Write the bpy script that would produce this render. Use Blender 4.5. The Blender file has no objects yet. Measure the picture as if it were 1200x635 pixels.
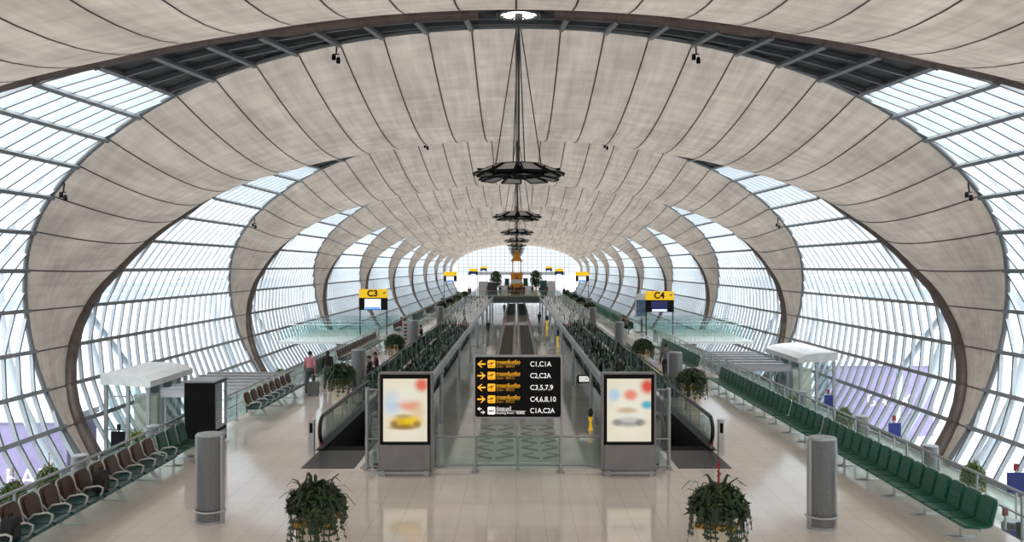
import bpy, math, random
from mathutils import Vector, Matrix
random.seed(7)
C = bpy.context.scene.collection
PI = math.pi
F = 1036.0          # focal length in pixels of the 1200x635 frame
H = 5.3             # camera height over the concourse floor
LOW = -3.2          # lower level floor
sc = bpy.context.scene

# ---------------------------------------------------------------- materials
MATS = {}
def nt(m): return m.node_tree.nodes, m.node_tree.links
def new_mat(name):
    m = bpy.data.materials.new(name); m.use_nodes = True
    m.node_tree.nodes.clear()
    o = m.node_tree.nodes.new('ShaderNodeOutputMaterial')
    MATS[name] = m
    return m, o
def pm(name, col, rough=.5, metal=0.0, var=.08, scale=3.0, spec=.5, emit=None, bump=0.0, stretch=(1,1,1)):
    """principled with a faint noise variation of its own colour"""
    m, o = new_mat(name); N, L = nt(m)
    b = N.new('ShaderNodeBsdfPrincipled')
    tc = N.new('ShaderNodeTexCoord'); mp = N.new('ShaderNodeMapping'); mp.inputs['Scale'].default_value = stretch
    n = N.new('ShaderNodeTexNoise'); n.inputs['Scale'].default_value = scale; n.inputs['Detail'].default_value = 4
    r = N.new('ShaderNodeValToRGB')
    c = Vector(col)
    r.color_ramp.elements[0].position = .3; r.color_ramp.elements[1].position = .7
    r.color_ramp.elements[0].color = (*(c*(1-var)), 1); r.color_ramp.elements[1].color = (*(c*(1+var)), 1)
    L.new(tc.outputs['Object'], mp.inputs['Vector']); L.new(mp.outputs[0], n.inputs['Vector'])
    L.new(n.outputs['Fac'], r.inputs['Fac']); L.new(r.outputs['Color'], b.inputs['Base Color'])
    b.inputs['Roughness'].default_value = rough; b.inputs['Metallic'].default_value = metal
    b.inputs['Specular IOR Level'].default_value = spec
    if emit:
        b.inputs['Emission Color'].default_value = (*emit[0], 1); b.inputs['Emission Strength'].default_value = emit[1]
    if bump:
        bp = N.new('ShaderNodeBump'); bp.inputs['Strength'].default_value = bump
        L.new(n.outputs['Fac'], bp.inputs['Height']); L.new(bp.outputs[0], b.inputs['Normal'])
    L.new(b.outputs[0], o.inputs['Surface'])
    return m
def glass(name, tint, refl=1.0, rough=.02):
    m, o = new_mat(name); N, L = nt(m)
    t = N.new('ShaderNodeBsdfTransparent'); t.inputs['Color'].default_value = (*tint, 1)
    g = N.new('ShaderNodeBsdfGlossy'); g.inputs['Roughness'].default_value = rough
    f = N.new('ShaderNodeLayerWeight'); f.inputs['Blend'].default_value = .5
    pw = N.new('ShaderNodeMath'); pw.operation = 'POWER'; pw.inputs[1].default_value = 5
    ad = N.new('ShaderNodeMath'); ad.operation = 'MULTIPLY_ADD'; ad.inputs[1].default_value = .9; ad.inputs[2].default_value = .06
    L.new(f.outputs['Facing'], pw.inputs[0]); L.new(pw.outputs[0], ad.inputs[0])
    k = N.new('ShaderNodeMath'); k.operation = 'MULTIPLY'; k.inputs[1].default_value = refl
    x = N.new('ShaderNodeMixShader')
    L.new(ad.outputs[0], k.inputs[0]); L.new(k.outputs[0], x.inputs['Fac'])
    L.new(t.outputs[0], x.inputs[1]); L.new(g.outputs[0], x.inputs[2]); L.new(x.outputs[0], o.inputs['Surface'])
    return m

def fabric_mat():
    m, o = new_mat('tent_fabric'); N, L = nt(m)
    uv = N.new('ShaderNodeUVMap'); uv.uv_map = 'UVMap'
    def noise(sc_, sx, sy, det=4):
        mp = N.new('ShaderNodeMapping'); mp.inputs['Scale'].default_value = (sx, sy, 1)
        n = N.new('ShaderNodeTexNoise'); n.inputs['Scale'].default_value = sc_; n.inputs['Detail'].default_value = det
        L.new(uv.outputs[0], mp.inputs[0]); L.new(mp.outputs[0], n.inputs['Vector']); return n.outputs['Fac']
    def mul(a, b):
        k = N.new('ShaderNodeMath'); k.operation = 'MULTIPLY'; L.new(a, k.inputs[0]); L.new(b, k.inputs[1]); return k.outputs[0]
    def ramp(f, p0, v0, p1, v1):
        k = N.new('ShaderNodeMapRange'); k.inputs[1].default_value = p0; k.inputs[2].default_value = p1
        k.inputs[3].default_value = v0; k.inputs[4].default_value = v1; L.new(f, k.inputs[0]); return k.outputs[0]
    a = ramp(noise(1.0, .55, .14), .32, .80, .68, 1.08)         # broad weathering along the panels
    b = ramp(noise(1.0, 3.0, .25), .35, .90, .65, 1.05)       # fine streaks
    c = ramp(noise(1.0, .5, 1.6), .35, .88, .65, 1.04)        # horizontal soil bands
    # faint grid: shadow lines of the outer truss, painted into the colour
    sp = N.new('ShaderNodeSeparateXYZ'); L.new(uv.outputs[0], sp.inputs[0])
    def lines(out, period, w):
        d = N.new('ShaderNodeMath'); d.operation = 'MULTIPLY'; d.inputs[1].default_value = 1/period; L.new(out, d.inputs[0])
        fr = N.new('ShaderNodeMath'); fr.operation = 'FRACT'; L.new(d.outputs[0], fr.inputs[0])
        return ramp(fr.outputs[0], 0, .93, w, 1.0)
    g1 = lines(sp.outputs[0], .61, .10); g2 = lines(sp.outputs[1], 1.25, .07)
    v = mul(mul(mul(a, b), c), mul(g1, g2))
    col = N.new('ShaderNodeMix'); col.data_type = 'RGBA'; col.blend_type = 'MULTIPLY'; col.inputs['Factor'].default_value = 1
    col.inputs[6].default_value = (.525, .46, .40, 1)
    L.new(v, col.inputs[7])
    d = N.new('ShaderNodeBsdfDiffuse'); t = N.new('ShaderNodeBsdfTranslucent')
    L.new(col.outputs[2], d.inputs['Color']); L.new(col.outputs[2], t.inputs['Color'])
    x = N.new('ShaderNodeMixShader'); x.inputs['Fac'].default_value = .125
    L.new(d.outputs[0], x.inputs[1]); L.new(t.outputs[0], x.inputs[2]); L.new(x.outputs[0], o.inputs['Surface'])
    return m

def tile_mat(name, c1, c2, grout, size, rough, spec=.5, mortar=.006):
    m, o = new_mat(name); N, L = nt(m)
    tc = N.new('ShaderNodeTexCoord')
    br = N.new('ShaderNodeTexBrick'); br.offset = 0; br.squash = 1
    br.inputs['Scale'].default_value = 1.0; br.inputs['Brick Width'].default_value = size; br.inputs['Row Height'].default_value = size
    br.inputs['Mortar Size'].default_value = mortar; br.inputs['Mortar Smooth'].default_value = .3
    br.inputs['Color1'].default_value = (*c1, 1); br.inputs['Color2'].default_value = (*c2, 1); br.inputs['Mortar'].default_value = (*grout, 1)
    L.new(tc.outputs['Object'], br.inputs['Vector'])
    n = N.new('ShaderNodeTexNoise'); n.inputs['Scale'].default_value = .35; n.inputs['Detail'].default_value = 5
    L.new(tc.outputs['Object'], n.inputs['Vector'])
    mr = N.new('ShaderNodeMapRange'); mr.inputs[1].default_value = .3; mr.inputs[2].default_value = .7; mr.inputs[3].default_value = .9; mr.inputs[4].default_value = 1.05
    L.new(n.outputs['Fac'], mr.inputs[0])
    mx = N.new('ShaderNodeMix'); mx.data_type = 'RGBA'; mx.blend_type = 'MULTIPLY'; mx.inputs['Factor'].default_value = 1
    L.new(br.outputs['Color'], mx.inputs[6]); L.new(mr.outputs[0], mx.inputs[7])
    b = N.new('ShaderNodeBsdfPrincipled'); L.new(mx.outputs[2], b.inputs['Base Color'])
    rr = N.new('ShaderNodeMapRange'); rr.inputs[3].default_value = rough*.7; rr.inputs[4].default_value = rough*1.3
    L.new(n.outputs['Fac'], rr.inputs[0]); L.new(rr.outputs[0], b.inputs['Roughness'])
    b.inputs['Specular IOR Level'].default_value = spec
    L.new(b.outputs[0], o.inputs['Surface'])
    return m

def screen_mat(name, base, blobs, strength):
    """backlit poster: soft out-of-focus patches; local x,z metres from the poster's centre"""
    m, o = new_mat(name); N, L = nt(m)
    tc = N.new('ShaderNodeTexCoord'); cur = None
    nz = N.new('ShaderNodeTexNoise'); nz.inputs['Scale'].default_value = 3.0; L.new(tc.outputs['Object'], nz.inputs['Vector'])
    prev = None
    for (cx, cz, rx, rz, col, amt) in blobs:
        mp = N.new('ShaderNodeMapping'); mp.vector_type = 'POINT'
        mp.inputs['Location'].default_value = (-cx/rx, 0, -cz/rz); mp.inputs['Scale'].default_value = (1/rx, 0, 1/rz)
        L.new(tc.outputs['Object'], mp.inputs[0])
        ln = N.new('ShaderNodeVectorMath'); ln.operation = 'LENGTH'; L.new(mp.outputs[0], ln.inputs[0])
        mr = N.new('ShaderNodeMapRange'); mr.interpolation_type = 'SMOOTHERSTEP'
        mr.inputs[1].default_value = .2; mr.inputs[2].default_value = 1.4; mr.inputs[3].default_value = amt; mr.inputs[4].default_value = 0
        L.new(ln.outputs['Value'], mr.inputs[0])
        mx = N.new('ShaderNodeMix'); mx.data_type = 'RGBA'
        L.new(mr.outputs[0], mx.inputs['Factor']); mx.inputs[7].default_value = (*col, 1)
        if prev is None: mx.inputs[6].default_value = (*base, 1)
        else: L.new(prev, mx.inputs[6])
        prev = mx.outputs[2]
    e = N.new('ShaderNodeEmission'); e.inputs['Strength'].default_value = strength
    L.new(prev, e.inputs['Color']); 
    g = N.new('ShaderNodeBsdfGlossy'); g.inputs['Roughness'].default_value = .1
    x = N.new('ShaderNodeMixShader'); x.inputs['Fac'].default_value = .03
    L.new(e.outputs[0], x.inputs[1]); L.new(g.outputs[0], x.inputs[2]); L.new(x.outputs[0], o.inputs['Surface'])
    return m

M_fabric = fabric_mat()
M_seam = pm('seam_dark', (.075, .06, .05), .8)
M_floor = tile_mat('cream_tile', (.84, .745, .665), (.81, .72, .645), (.56, .48, .425), .6, .09, .7)
M_lowfloor = tile_mat('grey_stone_tile', (.60, .60, .56), (.57, .57, .53), (.42, .42, .40), .6, .07, 1.0)
M_slab = pm('slab_paint', (.10, .115, .115), .6)
M_beam = pm('brushed_steel', (.48, .53, .56), .35, .4)
M_pipe = pm('brown_pipe', (.115, .09, .08), .5, .2, .25, 2.0)
M_fin = pm('mullion_grey', (.41, .45, .48), .45, .0, .05)
M_edgeshade_bar = pm('mullion_edge_shade_dark_bar', (.10, .11, .12), .5, .0)  # shadow lines beside slats, painted on inner fin edges; also plain dark soffit bars
M_purlin = pm('purlin_grey', (.17, .185, .195), .45, .2)
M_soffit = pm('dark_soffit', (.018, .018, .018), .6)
M_pane = glass('facade_glass', (.93, .97, .99), .8)
M_gclear = glass('rail_glass', (.90, .96, .94), .8)
M_gteal = glass('teal_glass', (.89, .96, .945), .9)
M_gdark = glass('dark_green_glass', (.50, .66, .60), 1.2)
M_steel = pm('rail_steel', (.40, .43, .44), .3, .8)
M_dsteel = pm('dark_steel', (.04, .048, .047), .5, .2)
M_truss = pm('truss_white', (.62, .70, .76), .5)
M_black = pm('matt_black', (.008, .008, .009), .8, 0, .08, 3, .2)
M_rubber = pm('handrail_rubber', (.012, .012, .012), .35)
M_belt = pm('walkway_belt', (.014, .012, .011), .6, 0, .2, 6)
M_alu = pm('aluminium', (.56, .57, .57), .35, .7)
M_white = pm('white_paint', (.75, .77, .77), .5)
M_bright = pm('gloss_white', (.86, .87, .87), .18, 0, .04)
M_greenseat = pm('green_seat', (.0, .10, .056), .42, 0, .15, 4)
M_tealseat = pm('teal_leather', (.012, .075, .07), .35, 0, .15, 4)
M_dgreenseat = pm('dark_green_seat', (.008, .07, .042), .4, 0, .15, 4)
M_brown = pm('brown_leather', (.07, .027, .015), .45, 0, .2, 4)
M_armw = pm('pale_frame', (.62, .63, .60), .4, .3)
M_colgrey = pm('column_grille', (.20, .205, .21), .5, .4, .1, 30)
M_colside = pm('column_silver', (.44, .45, .46), .4, .5)
M_pot = pm('cream_pot', (.80, .74, .60), .45)
M_gold = pm('gold_band', (.62, .33, .05), .4, .3)
M_leafd = pm('leaf_dark', (.022, .045, .013), .5, 0, .4, 6)
M_leafm = pm('leaf_mid', (.06, .11, .025), .5, 0, .4, 6)
M_leafl = pm('leaf_light', (.13, .18, .05), .5, 0, .4, 6)
M_red = pm('red_flower', (.32, .025, .025), .5)
M_base = pm('lightbox_base', (.27, .265, .27), .35, .5)
M_yellow = pm('sign_yellow', (.85, .53, .01), .4, emit=((.85, .50, .01), .25))
M_amber = pm('sign_amber', (.9, .48, .03), .4, emit=((.95, .45, .02), .45))
M_txtw = pm('sign_white', (.85, .85, .82), .4, emit=((.9, .9, .88), .42))
M_txtd = pm('sign_grey_text', (.5, .26, .03), .4, emit=((.6, .3, .02), .25))
M_signk = pm('sign_black', (.007, .0065, .007), .6, 0, .08, 3, .15)
M_blue = pm('sign_blue', (.02, .035, .22), .4)
M_purple = pm('hoarding_purple', (.31, .27, .44), .6)
M_redlight = pm('red_indicator', (.6, .02, .02), .4, emit=((1, .05, .04), .5))
M_roofgrey = pm('roof_metal', (.50, .51, .54), .4, .3)
M_pav = pm('pavilion_gold', (.72, .29, .02), .5, 0, .25, 3)
M_pavd = pm('pavilion_dark', (.10, .035, .01), .5)
M_skin = pm('skin', (.42, .25, .17), .5)
M_hair = pm('hair_black', (.012, .01, .009), .5)
M_pink = pm('shirt_pink', (.62, .25, .30), .8)
M_trous = pm('trousers_grey', (.07, .075, .085), .8)
M_dark = pm('cloth_black', (.02, .02, .022), .8)
M_maroon = pm('cloth_maroon', (.14, .025, .03), .8)
M_greycl = pm('cloth_grey', (.16, .165, .17), .8)
M_apron = pm('apron_concrete', (.34, .35, .37), .9, 0, .1, .05)
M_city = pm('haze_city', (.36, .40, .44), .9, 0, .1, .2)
M_lampw = pm('lamp_glow', (.9, .85, .8), .4, emit=((1, .93, .88), 1.6))
M_reflector = pm('reflector_panel', (.55, .54, .53), .4, .3)
M_mat1 = pm('mat_pale', (.42, .42, .39), .3)
M_mat2 = pm('mat_brown', (.12, .10, .09), .4)
M_plate = pm('floor_plate', (.035, .035, .037), .4, .1, .1, 20)

# ---------------------------------------------------------------- mesh builder
class MB:
    def __init__(s): s.v = []; s.f = []; s.m = []; s.sm = []; s.uv = None
    def add(s, vs, fs, mi=0, smooth=False):
        b = len(s.v); s.v.extend(Vector(x) for x in vs)
        for f in fs: s.f.append(tuple(b+i for i in f)); s.m.append(mi); s.sm.append(smooth)
    def box(s, c, d, mi=0, rot=None):
        x, y, z = d[0]/2, d[1]/2, d[2]/2
        vs = [Vector(p) for p in ((-x,-y,-z),(x,-y,-z),(x,y,-z),(-x,y,-z),(-x,-y,z),(x,-y,z),(x,y,z),(-x,y,z))]
        if rot is not None: vs = [rot @ v for v in vs]
        c = Vector(c)
        s.add([v+c for v in vs], [(0,3,2,1),(4,5,6,7),(0,1,5,4),(1,2,6,5),(2,3,7,6),(3,0,4,7)], mi)
    def bb(s, x0, x1, y0, y1, z0, z1, mi=0):
        s.box(((x0+x1)/2, (y0+y1)/2, (z0+z1)/2), (abs(x1-x0), abs(y1-y0), abs(z1-z0)), mi)
    def bar(s, p, q, w, h=None, mi=0, up=(0,0,1)):
        h = h or w; p = Vector(p); q = Vector(q); t = (q-p)
        if t.length < 1e-6: return
        t.normalize(); u = Vector(up)
        if abs(t.dot(u)) > .98: u = Vector((1,0,0))
        a = t.cross(u).normalized(); b = a.cross(t).normalized()
        a *= w/2; b *= h/2
        s.add([p-a-b,p+a-b,p+a+b,p-a+b,q-a-b,q+a-b,q+a+b,q-a+b], [(0,3,2,1),(4,5,6,7),(0,1,5,4),(1,2,6,5),(2,3,7,6),(3,0,4,7)], mi)
    def tube(s, pts, r, n=8, mi=0, cap=True, closed=False):
        pts = [Vector(p) for p in pts]; m = len(pts); rings = []
        rr = r if isinstance(r, (list, tuple)) else [r]*m
        ref = None
        for i, p in enumerate(pts):
            if closed: t = pts[(i+1) % m]-pts[i-1]
            else: t = pts[min(i+1, m-1)]-pts[max(i-1, 0)]
            t.normalize()
            if ref is None:
                ref = Vector((0,0,1)) if abs(t.z) < .9 else Vector((1,0,0))
            a = t.cross(ref)
            if a.length < 1e-4: a = t.cross(Vector((.3,.9,.1)))
            a.normalize(); b = a.cross(t).normalized(); ref = b
            rings.append([p+a*math.cos(2*PI*k/n)*rr[i]+b*math.sin(2*PI*k/n)*rr[i] for k in range(n)])
        vs = [v for g in rings for v in g]; fs = []
        for i in range(m if closed else m-1):
            j = (i+1) % m
            for k in range(n): fs.append((i*n+k, i*n+(k+1) % n, j*n+(k+1) % n, j*n+k))
        s.add(vs, fs, mi, True)
        if cap and not closed:
            s.add(rings[0], [tuple(range(n))[::-1]], mi); s.add(rings[-1], [tuple(range(n))], mi)
    def lathe(s, prof, n=16, mi=0, c=(0,0,0), sx=1, sy=1, smooth=True, ph=0):
        vs = []; fs = []; m = len(prof); c = Vector(c)
        for (r, z) in prof:
            for k in range(n):
                a = 2*PI*k/n+ph; vs.append(c+Vector((r*math.cos(a)*sx, r*math.sin(a)*sy, z)))
        for i in range(m-1):
            for k in range(n): fs.append((i*n+k, i*n+(k+1) % n, (i+1)*n+(k+1) % n, (i+1)*n+k))
        s.add(vs, fs, mi, smooth)
        s.add(vs[:n], [tuple(range(n))[::-1]], mi); s.add(vs[-n:], [tuple(range(n))], mi)
    def prism(s, poly, fn, d0, d1, mi=0):
        """poly: 2-D points; fn(a,b,d) -> 3-D"""
        n = len(poly); A = [Vector(fn(a, b, d0)) for a, b in poly]; B = [Vector(fn(a, b, d1)) for a, b in poly]
        s.add(A+B, [tuple(range(n))[::-1], tuple(range(n, 2*n))]+[(i, (i+1) % n, n+(i+1) % n, n+i) for i in range(n)], mi)
    def build(s, name, mats, parent=None, loc=None):
        me = bpy.data.meshes.new(name)
        me.from_pydata(s.v, [], s.f)
        if not isinstance(mats, (list, tuple)): mats = [mats]
        for m in mats: me.materials.append(m)
        me.polygons.foreach_set('material_index', s.m); me.polygons.foreach_set('use_smooth', s.sm)
        me.update()
        o = bpy.data.objects.new(name, me); C.objects.link(o)
        if parent is not None: o.parent = parent
        if loc is not None: o.location = loc
        return o

def tag(o, label, cat, group=None, kind=None):
    o['label'] = label
    if cat: o['category'] = cat
    if group: o['group'] = group
    if kind: o['kind'] = kind
    return o
def thing(name, label, cat, loc=(0,0,0), rz=0, group=None, kind=None):
    o = bpy.data.objects.new(name, None); C.objects.link(o); o.location = loc; o.rotation_euler = (0,0,rz)
    o.empty_display_size = .2
    return tag(o, label, cat, group, kind)
def link_copy(src, parent, loc=None, rz=None):
    c = src.copy(); C.objects.link(c); c.parent = parent
    if loc is not None: c.location = loc
    if rz is not None: c.rotation_euler = (0,0,rz)
    return c
def dup(root, loc, rz, label, group=None):
    r = root.copy(); C.objects.link(r); r.location = loc; r.rotation_euler = (0,0,rz); r['label'] = label
    if group: r['group'] = group
    for ch in list(root.children):
        c = ch.copy(); C.objects.link(c); c.parent = r
        for g in ch.children:
            d = g.copy(); C.objects.link(d); d.parent = c
    return r
def text(name, body, size, m, parent, loc, rot=(PI/2,0,0), align='LEFT', ext=.004, width=None, bold=0.0):
    cu = bpy.data.curves.new(name, 'FONT'); cu.body = body; cu.size = size; cu.extrude = ext
    cu.align_x = align; cu.align_y = 'CENTER'; cu.resolution_u = 3; cu.offset = bold
    tmp = bpy.data.objects.new(name+'_tmp', cu); C.objects.link(tmp)
    bpy.context.view_layer.update()
    dg = bpy.context.evaluated_depsgraph_get()
    me = bpy.data.meshes.new_from_object(tmp.evaluated_get(dg))
    C.objects.unlink(tmp); bpy.data.objects.remove(tmp)
    me.materials.clear(); me.materials.append(m)
    me.name = name
    if width and len(me.vertices):
        xs = [v.co.x for v in me.vertices]; k = width/max(1e-6, max(xs)-min(xs))
        for v in me.vertices: v.co.x *= k
    o = bpy.data.objects.new(name, me); C.objects.link(o); o.parent = parent; o.location = loc; o.rotation_euler = rot
    return o
def px(x, d): return (x-605)*d/F
def dz(y, z=0.0): return F*(H-z)/(y-312)
def lerp(a, b, t): return a+(b-a)*t
def interp(tab, x):
    if x <= tab[0][0]: return tab[0][1]
    for (a, va), (b, vb) in zip(tab, tab[1:]):
        if x <= b: return lerp(va, vb, (x-a)/(b-a))
    return tab[-1][1]
ORD = ['nearest','second','third','fourth','fifth','sixth','seventh','eighth','ninth','tenth','eleventh','twelfth','thirteenth']

# ---------------------------------------------------------------- vault geometry
EA, EB, EBL, EC = 21.2, 10.4, 16.0, -0.8
_tab = []
def _ell(t):   # t: 0 crown -> down the right side; gives X,Z relative to the camera
    b = EB if t <= PI/2 else EBL
    return EA*math.sin(t), EC+b*math.cos(t)
def _mk():
    s = 0; p = _ell(0); _tab.append((0, 0)); t = 0
    while True:
        t += .002; q = _ell(t)
        s += math.hypot(q[0]-p[0], q[1]-p[1]); p = q; _tab.append((s, t))
        if q[1] <= LOW-H: return
_mk()
NI = 19; ARC = _tab[-1][0]
def vault(i):
    """i in [-19,19] -> (X, Zrel, inward normal nx, nz)"""
    sg = -1 if i < 0 else 1; s = abs(i)/NI*ARC
    lo, hi = 0, len(_tab)-1
    while hi-lo > 1:
        m = (lo+hi)//2
        if _tab[m][0] <= s: lo = m
        else: hi = m
    t = _tab[lo][1]; X, Z = _ell(t)
    b = EB if t <= PI/2 else EBL
    tx, tz = EA*math.cos(t), -b*math.sin(t); L = math.hypot(tx, tz)
    nx, nz = tz/L, -tx/L
    return sg*X, Z, sg*nx, nz
LB = sorted([(9.6,21.5),(8.6,21.6),(7.2,20.9),(6.15,19.9),(5.43,19.4),(4.4,18.7),(3.1,17.2),(1.7,14.9),(0,12.2),(-1.4,9.3),(-3.25,6.8),(-5,5.3),(-6.5,4.5),(-9.3,3.8)])
LF = sorted([(9.6,0),(8,.5),(6.25,1.3),(5.3,1.7),(3.7,2.2),(1.35,2.7),(-.3,3),(-9.3,3)])
def front(i): return interp(LF, vault(i)[1])
def back(i): return interp(LB, vault(i)[1])
def oback(i): return 1.0*max(0, 1-(abs(i)/11)**2)
def vp(i, y, off):
    X, Z, nx, nz = vault(i)
    return Vector((X+nx*off, y, Z+nz*off+H))
def fab_point(k, i, u):
    y0 = 35+27*k; a = y0+front(i); b = y0+back(i); L = b-a
    S = 2.1*(L/21.5)**1.5
    return vp(i, lerp(a, b, u), oback(i)*u+4*u*(1-u)*S)

def build_fabric(k):
    mb = MB(); uv = []
    SUB = 3; NU = 14; n = NI*2*SUB
    idx = [(-NI+j/SUB) for j in range(n+1)]
    vs = [fab_point(k, i, u/NU) for i in idx for u in range(NU+1)]
    fs = []
    for a in range(n):
        for u in range(NU):
            fs.append((a*(NU+1)+u, a*(NU+1)+u+1, (a+1)*(NU+1)+u+1, (a+1)*(NU+1)+u))
            for (p, q) in ((a,u),(a,u+1),(a+1,u+1),(a+1,u)): uv.append((idx[p]*ARC/NI+k*37.3, q/NU*22))
    mb.add(vs, fs, 0, True)
    for i in range(-NI+1, NI):   # sewn seams
        w = .03
        for u in range(NU):
            q = []
            for uu in (u/NU, (u+1)/NU):
                p = fab_point(k, i, uu); X, Z, nx, nz = vault(i)
                N = Vector((nx, 0, nz)); T = Vector((nz, 0, -nx))
                q.append((p+N*.035, T))
            (p0, T), (p1, _) = q
            mb.add([p0-T*w, p0+T*w, p1+T*w, p1-T*w], [(0,1,2,3)], 1, True); uv += [(0,0)]*4
    o = mb.build('ceiling', [M_fabric, M_seam])
    l = o.data.uv_layers.new(name='UVMap')
    flat = [c for p in uv for c in p]
    l.data.foreach_set('uv', flat)
    w = 'overhead at the top edge of the picture' if k == -1 else ORD[min(k, 12)]+' full arch away from the viewpoint' if k >= 0 else 'behind the viewpoint'
    tag(o, 'greige tent membrane arch with dark seams, '+w, 'ceiling', 'tent membrane arches', 'structure')
KS = list(range(-2, 10))
for k in KS: build_fabric(k)

def build_trim(k):     # tube along the back edge of a membrane, with brackets
    mb = MB(); y0 = 35+27*k
    def rad(i): return .165 if abs(i) < 7 else lerp(.165, .12, (abs(i)-7)/4) if abs(i) < 11 else lerp(.12, .30, min(1, (abs(i)-11)/5))
    for sg in (-1, 1):
        ii = [.75]+[j/2 for j in range(2, 2*NI+1)]
        mb.tube([vp(sg*i, y0+back(i)+(.12 if i < 5 else 0), oback(i)+(.15 if i < 5 else .06)) for i in ii], [rad(i) for i in ii], 8)
    for i in range(-NI, NI+1):
        if i == 0: continue
        c = vp(i, y0+back(i)+(.12 if abs(i) < 5 else 0), oback(i)+(.15 if abs(i) < 5 else .06)); X, Z, nx, nz = vault(i)
        T = Vector((nz, 0, -nx)); mb.tube([c-T*.07, c+T*.07], rad(i)+.045, 8)
        mb.bar(c, vp(i, y0+back(i)-.25, oback(i)+.02), .08)
    o = mb.build('trim_%d' % (k+3), M_pipe)
    tag(o, 'brown steel tube edging the far side of the %s membrane arch' % ('overhead' if k == -1 else ORD[k] if k >= 0 else 'hindmost'), 'edge tube', 'membrane edge tubes', 'structure')
for k in KS: build_trim(k)

def build_bay(k, sg, n):
    """glass between the back edge of membrane k and the front edge of membrane k+1"""
    y0 = 35+27*k; y1 = y0+27
    side = 'left' if sg < 0 else 'right'
    root = thing('window_%d' % n, 'glazed %s facade bay behind the %s membrane arch' % (side, 'overhead' if k == -1 else ORD[k] if k >= 0 else 'hindmost'), 'window', (0,0,0), 0, 'glazed facade bays', 'structure')
    def P(i, y, off):       # ruled surface between both edges
        a, b = y0+back(i), y1+front(i); t = 0 if b-a < .01 else min(1, max(0, (y-a)/(b-a)))
        return vp(sg*i, y, oback(i)*(1-t)+off)
    pane = MB(); sof = MB(); fin = MB(); pur = MB()
    SUB = 1
    for a in range(NI*SUB):
        i0, i1 = a/SUB, (a+1)/SUB
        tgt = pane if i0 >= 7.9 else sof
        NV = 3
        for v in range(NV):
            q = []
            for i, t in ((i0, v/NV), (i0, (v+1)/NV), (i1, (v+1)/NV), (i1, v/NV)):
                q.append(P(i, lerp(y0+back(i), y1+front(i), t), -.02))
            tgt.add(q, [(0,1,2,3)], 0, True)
    # mullions: near-hoop lines that lean with the slanting edge and are cut by it
    yb = y0+3.8-14
    while yb < y1+3.0:
        def yf(i): return yb+.6*(back(i)-3.8)
        def ok(i): return y0+back(i) < yf(i) < y1+front(i)
        for i in range(NI):
            st = [i, i+1]
            for i0, i1 in zip(st, st[1:]):
                A, B = ok(i0), ok(i1)
                if not A and not B: continue
                if A != B:
                    lo, hi = (i0, i1) if A else (i1, i0)
                    for _ in range(8):
                        m = (lo+hi)/2
                        if ok(m): lo = m
                        else: hi = m
                    i0, i1 = sorted(((i0 if A else i1), lo))
                    if i1-i0 < .03: continue
                w = .05
                p = [P(j, yf(j), o_)+Vector((0, s_*w, 0)) for j in (i0, i1) for o_ in (.0, .17) for s_ in (-1, 1)]
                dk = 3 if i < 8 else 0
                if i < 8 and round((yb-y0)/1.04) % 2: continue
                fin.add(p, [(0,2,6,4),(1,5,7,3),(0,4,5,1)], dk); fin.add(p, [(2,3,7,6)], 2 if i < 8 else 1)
        yb += 1.04
    for i in range(1, NI+1):
        a, b = y0+back(i), y1+front(i)
        pts = [P(i, lerp(a, b, t/3), .22 if i != 8 else .09) for t in range(4)]
        X, Z, nx, nz = vault(sg*i)
        for p, q in zip(pts, pts[1:]): pur.bar(p, q, .17, .15, 0, (nx, 0, nz))
    # edge member at the front of the next membrane
    e = [vp(sg*i/2, y1+front(i/2)-.1, .12) for i in range(0, 2*NI+1)]
    pur.tube(e, .11, 6)
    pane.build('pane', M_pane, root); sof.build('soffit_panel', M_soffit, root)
    fin.build('mullion', [M_fin, M_edgeshade_bar, M_purlin, M_edgeshade_bar], root); pur.build('transom', M_purlin, root)
    # outer steel
    if -1 <= k <= 3:
        tr = MB()
        for yy in (y0+back(14)-.6, y1+front(14)+.7):
            tr.tube([vp(sg*i, yy, -1.5) for i in range(6, NI+1)], .24, 8)
        prev = None
        for j, i in enumerate(range(9, NI+1, 2)):
            yy = (y0+back(14)-.6) if j % 2 else (y0+back(14)+3.2)
            p = vp(sg*i, yy, -1.5)
            if prev is not None: tr.tube([prev, p], .17, 8)
            prev = p
        tr.build('truss', M_truss, root)
n = 1
for k in range(-2, 9):
    for sg in (-1, 1): build_bay(k, sg, n); n += 1

# ---------------------------------------------------------------- far end window and rear wall
YE = 305.0+3.2
r = thing('window_%d' % n, 'arched white gridded window closing the far end of the hall', 'window', (0,0,0), 0, None, 'structure'); n += 1
g = MB(); fr = MB()
outl = [vp(i/2, YE, .0) for i in range(-2*NI, 2*NI+1)]
g.add(outl, [tuple(range(len(outl)))])
def zc(x):
    t = math.asin(min(1, abs(x)/EA)); return EC+EB*math.cos(t)+H
x = -20
while x <= 20:
    fr.bb(x-.06, x+.06, YE-.3, YE-.05, LOW, zc(x)); x += 1.6
z = LOW+1.5
while z < 14.5:
    dzv = (z-H-EC); w = EA*math.sqrt(max(0, 1-(dzv/(EB if dzv > 0 else EBL))**2))
    fr.bb(-w, w, YE-.3, YE-.05, z-.055, z+.055); z += 1.3
fr.bb(-17, 17, YE-.4, YE-.05, 2.3, 3.3)
g.build('pane', M_pane, r); fr.build('frame', M_purlin, r)
mb = MB(); mb.add([vp(i/2, -22, -.5) for i in range(-2*NI, 2*NI+1)], [tuple(range(4*NI+1))])
tag(mb.build('wall_rear', M_white), 'plain wall closing the hall behind the viewpoint', 'wall', None, 'structure')

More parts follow.
